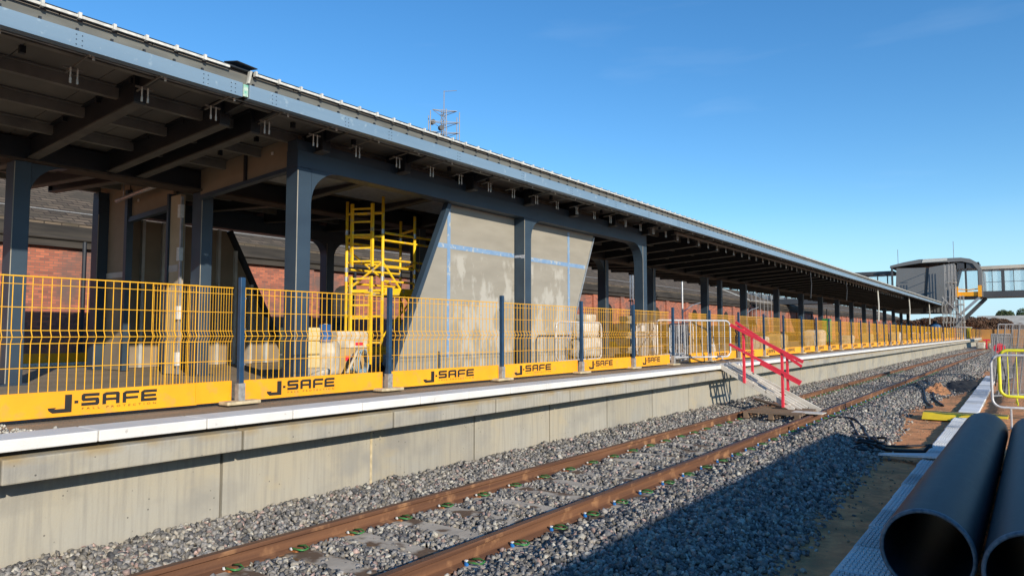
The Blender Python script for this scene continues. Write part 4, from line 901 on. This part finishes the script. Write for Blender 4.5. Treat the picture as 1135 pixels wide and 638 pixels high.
MB().prism([(18.3, -.13), (18.6, .0), (19.05, .0), (19.35, -.13)], 'x', -2.1, -.5).build('ramp_body', 'ramp_yellow', yr, bevel=.01); MB().box(-2.09, -.51, 18.78, 18.9, .001, .008).build('ramp_channel', 'cable', yr)
# cables
def cable(pts, r, label):
    P = []
    for i in range(len(pts)-1):
        p0, p1, p2, p3 = [Vector(pts[max(0, min(len(pts)-1, j))]) for j in (i-1, i, i+1, i+2)]
        for k in range(6):
            u = k/6; P.append(.5*((2*p1)+(-p0+p2)*u+(2*p0-5*p1+4*p2-p3)*u*u+(-p0+3*p1-3*p2+p3)*u**3))
    P.append(Vector(pts[-1])); P = [Vector((p.x, p.y, (ballast_z(p.x, p.y)+.045+.015*math.sin(p.y*9) if p.x < ROWX(p.y) else (-.13 if p.x < -1.45 else -.05)))) for p in P]; return single(MB().tube(P, r, 7), 'cable', 'cable', label, 'cable', 'black cables on the ballast', smooth=True)
cable([(-3.9, 15.9, .03), (-3.6, 15.7, .06), (-3.1, 15.4, .12), (-2.85, 14.8, .06), (-2.6, 14.0, -.06), (-2.3, 13.6, -.18), (-1.9, 13.7, -.2), (-1.45, 14.2, -.05)], .022, 'black cable running from the near rail over the ballast crest to the trough')
cable([(-3.5, 15.9, .05), (-3.0, 15.6, .12), (-2.7, 15.0, .04), (-2.5, 14.2, -.08), (-2.15, 13.3, -.19), (-1.8, 13.2, -.2), (-1.4, 13.4, -.05)], .028, 'thicker black cable beside the first, ending at the trough')
t = thing('cable_heap', 'tangled heap of black cable on the shoulder of the ballast', 'cable', (-2.5, 13.7, -.2)); mb = MB()
for k in range(9):
    cx_, cy_, rr_ = -2.45+random.uniform(-.12, .18), 13.35+random.uniform(-.35, .5), random.uniform(.12, .3); mb.tube([(cx_+rr_*math.cos(R(a)), cy_+rr_*1.3*math.sin(R(a)), -.14+.02*k*.6+.02*math.sin(R(3*a))) for a in range(0, 341, 20)], .022, 6)
mb.build('cable_loops', 'cable', t, smooth=True)
cable([(-3.6, 30, -.05), (-2.9, 26, .03), (-2.5, 23, .0), (-2.2, 21.5, -.1), (-2.3, 21, -.12)], .03, 'black cable along the ballast shoulder beyond the yellow ramp')
cable([(-3.3, 30.5, -.02), (-2.7, 26.5, .03), (-2.4, 24, .0), (-2.0, 22, -.12)], .03, 'second black cable along the ballast shoulder beyond the yellow ramp')

# barriers and stacked mesh panels at the right
barrier('galvanised crowd barrier beyond the pipes at the right edge', (-.66, 16.0), (1.6, 16.2), -.03, 1.42, bars=0, gap=.45)
barrier('lime yellow crowd barrier behind the galvanised one', (-.60, 18.0), (1.65, 18.2), .32, 1.12, 'yellow_lime', bars=14, foot_l=.25, fr_=.034)
t = thing('mesh_panel_stack', 'leaning stack of grey mesh fence panels at the right edge', 'mesh panels', (0, 24, 0))
for k in range(5):
    x0 = -.78+.16*k; y0 = 24.4+.25*k; tilt = .12
    def Q(u, v): return (x0+.28*(1-v/2.1)*-.9+u*.55, y0+u*.9, v)
    m = MB(); m.tube([Q(0, 0), Q(0, 2.05), Q(2.6, 2.05), Q(2.6, 0), Q(0, 0)], .022, 6)
    f = m.build('panel_frame', 'galv_far', t)
    m = MB()
    for u in np.arange(.1, 2.6, .09): m.tube([Q(u, .02), Q(u, 2.03)], .004, 4, cap=False)
    for v in np.arange(.15, 2.0, .22): m.tube([Q(0, v), Q(2.6, v)], .004, 4, cap=False)
    m.build('panel_mesh', 'galv_far', f)
t = thing('barrier_stack', 'upright stack of grey barriers left of the leaning mesh panels', 'barriers', (-1.3, 34, 0))
for k in range(6):
    m = MB(); x0 = -1.3+.06*k; m.tube([(x0, 33+.1*k, 0), (x0, 33+.1*k, 1.75), (x0+.25, 35, 1.75), (x0+.25, 35, 0), (x0, 33+.1*k, 0)], .03, 6)
    for u in np.arange(.1, 1, .11): m.tube([(x0+.25*u, 33+.1*k+u*(2-.1*k), 0), (x0+.25*u, 33+.1*k+u*(2-.1*k), 1.75)], .012, 4)
    m.build('barrier_frame', 'galv_far', t)
t = thing('hose_reel', 'round red reel standing before the leaning mesh panels', 'reel', (-.93, 29, .9)); MB().tube([(-.93, 28.9, 1.28), (-.93, 29.15, 1.28)], .17, 20).build('reel_drum', 'red', t, smooth=False); MB().tube([(-.93, 28.86, 1.28), (-.93, 29.2, 1.28)], .05, 10).build('hub', 'red', t); MB().bar((-1.1, 29, .0), (-.93, 29, 1.28), .04).bar((-.76, 29, 0), (-.93, 29, 1.28), .04).build('stand', 'cable', t)
t = thing('red_stop_post', 'red T shaped stop post by the track end', 'sign', (-4.45, 100, 0)); MB().box(-4.53, -4.37, 99.95, 100.05, -.1, .85).build('post', 'red', t); MB().box(-4.8, -4.1, 99.9, 99.949, .85, 1.03).build('cross_arm', 'red', t)
sack('sandbag', 'white sandbag left of the red stop post', (-5.0, 99, -.1), .9, .8, .8, cat='sandbag'); sack('sandbag', 'white sandbag right of the red stop post', (-3.9, 99, -.1), .7, .8, .7, cat='sandbag')
# dark sheeting and spoil beyond
def heap(name, label, cx, cy, rx, ry, h, m, seed, cat, n=26):
    r_ = random.Random(seed); mb = MB(); ph = [r_.uniform(0, 6) for _ in range(6)]
    for j in range(n+1):
        for i in range(n+1):
            u = -1+2*i/n; v = -1+2*j/n; d = math.sqrt(u*u+v*v); z = h*max(0, 1-d*d)**1.1*(1+.3*math.sin(5*u+ph[0])*math.sin(4*v+ph[1]))+.03*math.sin(13*u+ph[2])*math.sin(11*v+ph[3])*(d < 1)+r_.uniform(-.03, .03)*(d < .97)
            mb.v.append((cx+u*rx, cy+v*ry, -.15+z+(0 if d < 1 else -.2)))
    mb.f = [(j*(n+1)+i, j*(n+1)+i+1, (j+1)*(n+1)+i+1, (j+1)*(n+1)+i) for j in range(n) for i in range(n)]
    return single(mb, name, m, label, cat, smooth=True)
heap('plastic_sheet', 'crumpled black plastic sheet lying on the ballast beyond the yellow ramp', -2.35, 30.5, .75, 4.0, .16, 'sheet', 3, 'sheet')
heap('spoil_heap', 'small brown spoil heap on the sand beyond the yellow ramp', -2.6, 26.5, .45, 1.3, .26, 'dirt', 5, 'soil')

# ---------------------------------------------------------------- footbridge and lift tower at the far end
FB = thing('footbridge', 'dark grey footbridge with glazed span and lift tower beyond the canopy', 'footbridge', (-8, 98, -.3))
MB().prism([(-13.4, 4.2), (-13.05, 9.6), (-10.0, 9.55), (-10.45, 4.2)], 'y', 96, 104).build('cladding_panel', 'clad', FB)
MB().prism([(-10.12, 4.2), (-9.62, 9.55), (-6.75, 9.95), (-8.15, 4.2)], 'y', 96, 104).build('cladding_panel', 'clad', FB)
MB().box(-10.9, -9.4, 96.15, 103.8, 4.2, 9.5).build('recess', 'clad_dark', FB)
MB().prism([(-13.75, 9.7), (-13.7, 9.95), (-12.2, 10.3), (-10.6, 10.55), (-6.4, 10.5), (-5.5, 10.3), (-4.85, 9.85), (-4.45, 9.1), (-4.4, 5.9), (-4.75, 5.9), (-4.8, 9.0), (-5.3, 9.75), (-6.3, 10.05), (-10.6, 10.1)], 'y', 95.85, 104.6).build('tower_roof', 'clad', FB)
MB().prism([(-10.35, 10.12), (-10.2, 10.54), (-7.75, 10.54), (-7.75, 10.2)], 'y', 95.80, 95.845).build('roof_edge_panel', 'white_metal', FB)
MB().box(-13.6, -13.42, 95.6, 96, 6.5, 9.7).build('end_fin', 'clad_dark', FB)
# glazed lift lobby
for x in (-6.95, -6.0, -4.75): MB().box(x-.1, x+.1, 96, 96.25, 5.9, 9.9).build('mullion', 'clad_dark', FB)
MB().box(-6.9, -4.7, 96.4, 96.44, 6.6, 9.3).build('lobby_glass', 'glass', FB)
MB().box(-6.95, -4.7, 96, 100, 9.2, 9.9).build('lobby_header', 'clad_dark', FB); MB().box(-6.95, -4.7, 96, 100, 5.75, 6.05).build('lobby_floor', 'clad_dark', FB)
MB().box(-6.9, -4.6, 95.7, 95.76, 6.0, 6.5).box(-7.05, -6.75, 95.5, 95.7, 5.9, 7.1).box(-4.85, -4.5, 95.5, 95.7, 5.9, 7.2).tube([(-6.9, 95.7, 6.85), (-5.8, 95.7, 6.7), (-4.6, 95.7, 6.85)], .06, 6).build('safety_netting', 'yellow', FB)
MB().bar((-4.75, 96, 5.85), (-7.0, 96, 3.6), .28, .28).build('diagonal_strut', 'galv', FB); MB().bar((-4.2, 97.5, 5.8), (-6.4, 97.5, 3.4), .4, .4).build('diagonal_strut', 'clad_dark', FB)
MB().box(-7.3, -6.95, 98, 98.4, -.3, 5.75).build('added_pier', 'galv', FB)  # pier added under the bridge; the image has scaffold here, no pier
# right span
MB().box(-4.6, 22, 96.5, 100, 5.85, 6.55).build('girder', 'clad_dark', FB)
MB().box(-4.6, 22, 96.4, 100.1, 9.05, 9.42).build('span_roof', 'cream', FB)
MB().box(-4.6, 22, 96.6, 96.63, 6.55, 9.05).build('glass_wall', 'glass', FB); MB().box(-4.6, 22, 99.8, 99.83, 6.55, 9.05).build('glass_wall', 'glass', FB)
for i in range(14): x = -4.5+1.0*i; MB().box(x-(.16 if i % 3 == 2 else .03), x+(.16 if i % 3 == 2 else .03), 96.45, 96.59, 6.55, 9.05).build('mullion', 'clad_dark', FB)
MB().tube([(-4.6, 96.8, 7.6), (22, 96.8, 7.6)], .04, 6).build('handrail', 'galv', FB)
# left span
MB().box(-45, -13.6, 97, 100, 5.6, 6.3).build('girder', 'clad_dark', FB); MB().box(-45, -13.5, 96.8, 100.2, 9.0, 9.4).build('span_roof', 'clad_dark', FB)
MB().box(-45, -13.6, 97.1, 97.13, 6.3, 9.0).build('glass_wall', 'glass', FB)
for i in range(24): x = -14.2-1.1*i; MB().box(x-.06, x+.06, 96.95, 97.09, 6.3, 9.0).build('mullion', 'clad_dark', FB)
# scaffold round the lift
SF = thing('tube_scaffold', 'tall grey tube scaffold beside the lift tower of the footbridge', 'scaffold', (-7, 95, -.3))
mb = MB()
for x in (-8.2, -7.9, -7.5, -7.2, -6.9, -6.5, -6.2): 
    for y in (93.6, 95.0): mb.tube([(x, y, 1.0), (x, y, 9.6 if x < -6.5 and x > -8 else 6)], .035, 5)
for z in np.arange(1.9, 10, 1.0):
    mb.tube([(-8.3, 93.6, z), (-6.1 if z < 6 else -6.8, 93.6, z)], .035, 5) if z < 6 else mb.tube([(-7.6, 93.6, z), (-6.8, 93.6, z)], .035, 5); mb.tube([(-7.5, 93.6, z), (-7.5, 95, z)], .035, 5)
mb.tube([(-8.2, 93.5, 1), (-6.2, 93.5, 3.5)], .05, 5).tube([(-6.2, 93.5, 3.5), (-8.2, 93.5, 5.8)], .05, 5)
mb.build('scaffold_tubes', 'galv_far', SF)
mb = MB()
for z in (3.0, 5.0): mb.box(-8.3, -6.1, 93.7, 94.9, z, z+.06)
mb.box(-7.7, -6.8, 93.7, 94.9, 7.5, 7.56).build('scaffold_boards', 'wood', SF)
single(MB().box(-7.22, -7.16, 97.2, 97.26, 10.4, 12.6), 'aerial_pole', 'galv', 'thin aerial pole above the right end of the tower roof', 'pole')
single(MB().box(-13.02, -12.96, 97.0, 97.06, 10.0, 12.0), 'aerial_pole', 'galv', 'thin aerial pole above the left end of the tower roof', 'pole')
# site clutter at far end
for x, y, m, l, s in ((-8.4, 112, 'red', 'red plastic bin above the distant yellow fence', .9), (-7.75, 114, 'far_orange', 'orange plastic bin above the distant yellow fence', .8), (-7.2, 116, 'yellow_lime', 'lime green bin beside the orange one', .6)):
    t = thing('site_bin', l, 'bin', (x, y, F0)); MB().prism([(x-s/2, F0), (x+s/2, F0), (x+s/2+.1, F0+1.5), (x-s/2-.1, F0+1.5)], 'y', y-.5, y+.5).build('bin_body', m, t, bevel=.03); MB().box(x-s/2-.14, x+s/2+.14, y-.55, y+.55, F0+1.501, F0+1.6).build('lid', 'white_pl', t, bevel=.02)
t = thing('water_tank', 'blue round water tank on the far platform under the canopy end', 'tank', (-10.2, 100, F0)); MB().tube([(-9.7, 100, F0+1.3), (-9.7, 101.6, F0+1.3)], .7, 18).build('tank_body', 'blue', t, smooth=True); MB().box(-10.3, -9.1, 100.1, 101.5, F0, F0+.6).build('tank_stand', 'steel_dark', t); MB().tube([(-9.7, 100.8, F0+1.95), (-9.7, 100.8, F0+2.3)], .25, 10).build('tank_cap', 'steel_dark', t)
t = thing('generator', 'small green machine behind the far yellow fence', 'machine', (-11, 50, F0)); MB().box(-11.25, -10.75, 49.6, 50.2, F0+.2, F0+1.75).build('machine_body', mat('green machine paint', (.03, .25, .08), None, 5, .4), t, bevel=.05); MB().tube([(-11, 50, F0+1.75), (-11, 50, F0+2.4)], .04, 6).build('exhaust', 'cable', t); MB().box(-11.35, -10.65, 49.6, 50.4, F0, F0+.199).build('skid', 'cable', t)
t = thing('parked_van', 'white van parked beyond the end of the platform', 'van', (-7.0, 140, 0)); b = MB().prism([(138, .3), (142.6, .3), (142.6, 2.2), (140.2, 2.35), (139.4, 1.6), (138, 1.4)], 'x', -8.0, -6.1).build('van_body', 'white_pl', t, bevel=.08)
MB().box(-7.9, -6.2, 139.2, 139.3, 1.45, 1.5).box(-7.8, -6.3, 137.95, 138.0, .5, .75).build('windscreen', 'window_dark', t)
for yy in (139, 141.7):
    for xx in (-7.95, -6.3): MB().tube([(xx, yy, .33), (xx+.18, yy, .33)], .34, 16).build('wheel', 'cable', t)
# far hoarding
t = thing('mesh_hoarding', 'orange mesh hoarding across the end of the tracks', 'hoarding', (-4, 126, 0))
for i in range(5):
    x = -9.0+2.2*i; MB().box(x, x+2.12, 126, 126.05, -.2, 2.3).build('hoarding_panel', 'far_orange', t); MB().box(x-.05, x+.03, 125.9, 125.98, -.2, 2.6).build('post', 'steel_dark', t)
# planting
def leaves(mb, c, rad, n, size, rnd):
    for _ in range(n):
        v = Vector((rnd.gauss(0, 1), rnd.gauss(0, 1), rnd.gauss(0, 1))).normalized()*rnd.uniform(.45, 1)**.5
        p = Vector(c)+Vector((v.x*rad[0], v.y*rad[1], v.z*rad[2])); a = Vector((rnd.uniform(-1, 1), rnd.uniform(-1, 1), rnd.uniform(-1, 1))).normalized()*size; b = a.cross(Vector((rnd.uniform(-1, 1), rnd.uniform(-1, 1), rnd.uniform(-1, 1)))).normalized()*size*.7
        mb.add([p-a, p+b, p+a, p-b], [(0, 1, 2, 3)])
def tree(name, label, x, y, h, rx, m, seed, trunk=True):
    rnd = random.Random(seed); t = thing(name, label, 'tree' if trunk else 'hedge', (x, y, -.3))
    mb = MB()
    for k in range(14):
        c = (x+rnd.uniform(-.8, .8)*rx, y+rnd.uniform(-.5, .5)*rx*.6, h*(rnd.uniform(.5, .85) if trunk else rnd.uniform(.2, .75))); leaves(mb, c, (rx*.42, rx*.4, h*(.18 if trunk else .27)), 1100, .13, rnd)
    mb.build('crown', m, t, fix=False)
    tb = MB().tube([(x, y, -.3), (x+.1, y, h*.35), (x-.1, y, h*.7)], [.22, .16, .05], 8)
    for k in range(5): a = rnd.uniform(0, 6.28); tb.tube([(x, y, h*.3), (x+math.cos(a)*rx*.3, y+math.sin(a)*rx*.3, h*.5), (x+math.cos(a)*rx*.6, y+math.sin(a)*rx*.5, h*.72)], [.1, .06, .02], 6)
    tb.build('trunk', 'bark', t)
for k, (x, y, h, r_) in enumerate(((-16, 158, 4.8, 3.4), (-12.5, 160, 5.0, 3.4), (-9.5, 160, 4.7, 3.2), (-6.5, 162, 4.5, 3.0), (-4.0, 165, 4.2, 2.6), (-20, 162, 4.6, 3.4))):
    tree('russet_shrub', ['russet shrub just right of the footbridge struts', 'tallest russet shrub, second from the struts', 'russet shrub in the middle of the brown row', 'russet shrub second from the right of the row', 'smallest russet shrub at the right end of the row', 'russet shrub mostly hidden behind the scaffold'][k], x, y, h, r_, 'leaf_brown', 20+k)
tree('green_tree', 'round green tree beyond the long grey roof at right', -3.5, 190, 7.6, 2.8, 'leaf_green', 40); tree('green_tree', 'green tree at the very right edge of the horizon', 3.5, 200, 7.4, 3.4, 'leaf_green', 41)
t = thing('grey_shed', 'long low shed with pale grey roof on the horizon', 'building', (2, 180, -.3))
MB().box(-9, 26, 176, 188, -.3, 3.6).build('wall', 'clad_dark', t); MB().prism([(175.4, 3.6), (188.6, 3.6), (184, 5.4), (180, 5.4)], 'x', -9.5, 26.5).build('roof', 'cream', t)
MB().box(1.5, 2.3, 181, 182, 5.2, 7.0).build('chimney', 'brick', t)
# rear toe boards along the far platform edge
for i in range(14):
    t = thing('rear_toe_board', 'ochre kick board along the rear platform edge', 'kick board', (-18.9, 1+2.5*i, F0), 'kick boards along the rear platform edge'); y = 1+2.5*i
    MB().box(-18.93, -18.9, y, y+2.45, F0+.05, F0+.33).build('board', 'yellow', t); MB().box(-18.9, -18.85, y+.0, y+.05, F0, F0+.5).build('stub_post', 'navy', t)
t = thing('tube_rail', 'pale pink tube lying along the rear kick boards', 'tube', (-18.6, 6, F0)); MB().tube([(-18.7, 2, F0+.06), (-18.7, 14, F0+.06)], .05, 8).build('tube', 'wood', t)

# unseen container added right of the camera to cast the foreground shade
ct = thing('shade_container', 'long dark blue container added out of view right of the pipes to shade the foreground', 'container', (4.2, 5.5, -.03))
def corr(x, ya, yb, z0, z1, s):
    mb = MB(); y = ya; pts = []
    while y < yb-.28: pts += [(x, y), (x, y+.07), (x+s*.035, y+.10), (x+s*.035, y+.17), (x, y+.20)]; y += .28
    pts.append((x, yb)); 
    for a, b in zip(pts, pts[1:]): mb.add([(a[0], a[1], z0), (b[0], b[1], z0), (b[0], b[1], z1), (a[0], a[1], z1)], [(0, 1, 2, 3)])
    return mb
corr(3.04, -3, 10.8, .14, 2.35, 1).build('side_wall', 'blue', ct, fix=False); corr(5.4, -3, 10.8, .14, 2.35, -1).build('side_wall', 'blue', ct, fix=False)
MB().box(3.0, 5.44, -3.04, 10.84, 2.35, 2.41).build('roof', 'blue', ct); MB().box(3.0, 5.44, -3.04, 10.84, .0, .14).build('floor_frame', 'steel_dark', ct)
MB().box(3.02, 5.42, -3.03, -2.98, .14, 2.345).build('end_wall', 'blue', ct); MB().box(3.02, 5.42, 10.78, 10.83, .14, 2.345).build('end_door', 'blue', ct)
MB().tube([(3.7, 10.86, .2), (3.7, 10.86, 2.2)], .02, 6).tube([(4.7, 10.86, .2), (4.7, 10.86, 2.2)], .02, 6).build('lock_bar', 'galv', ct)
for o in bpy.data.objects:
    if 'org' in o: del o['org']
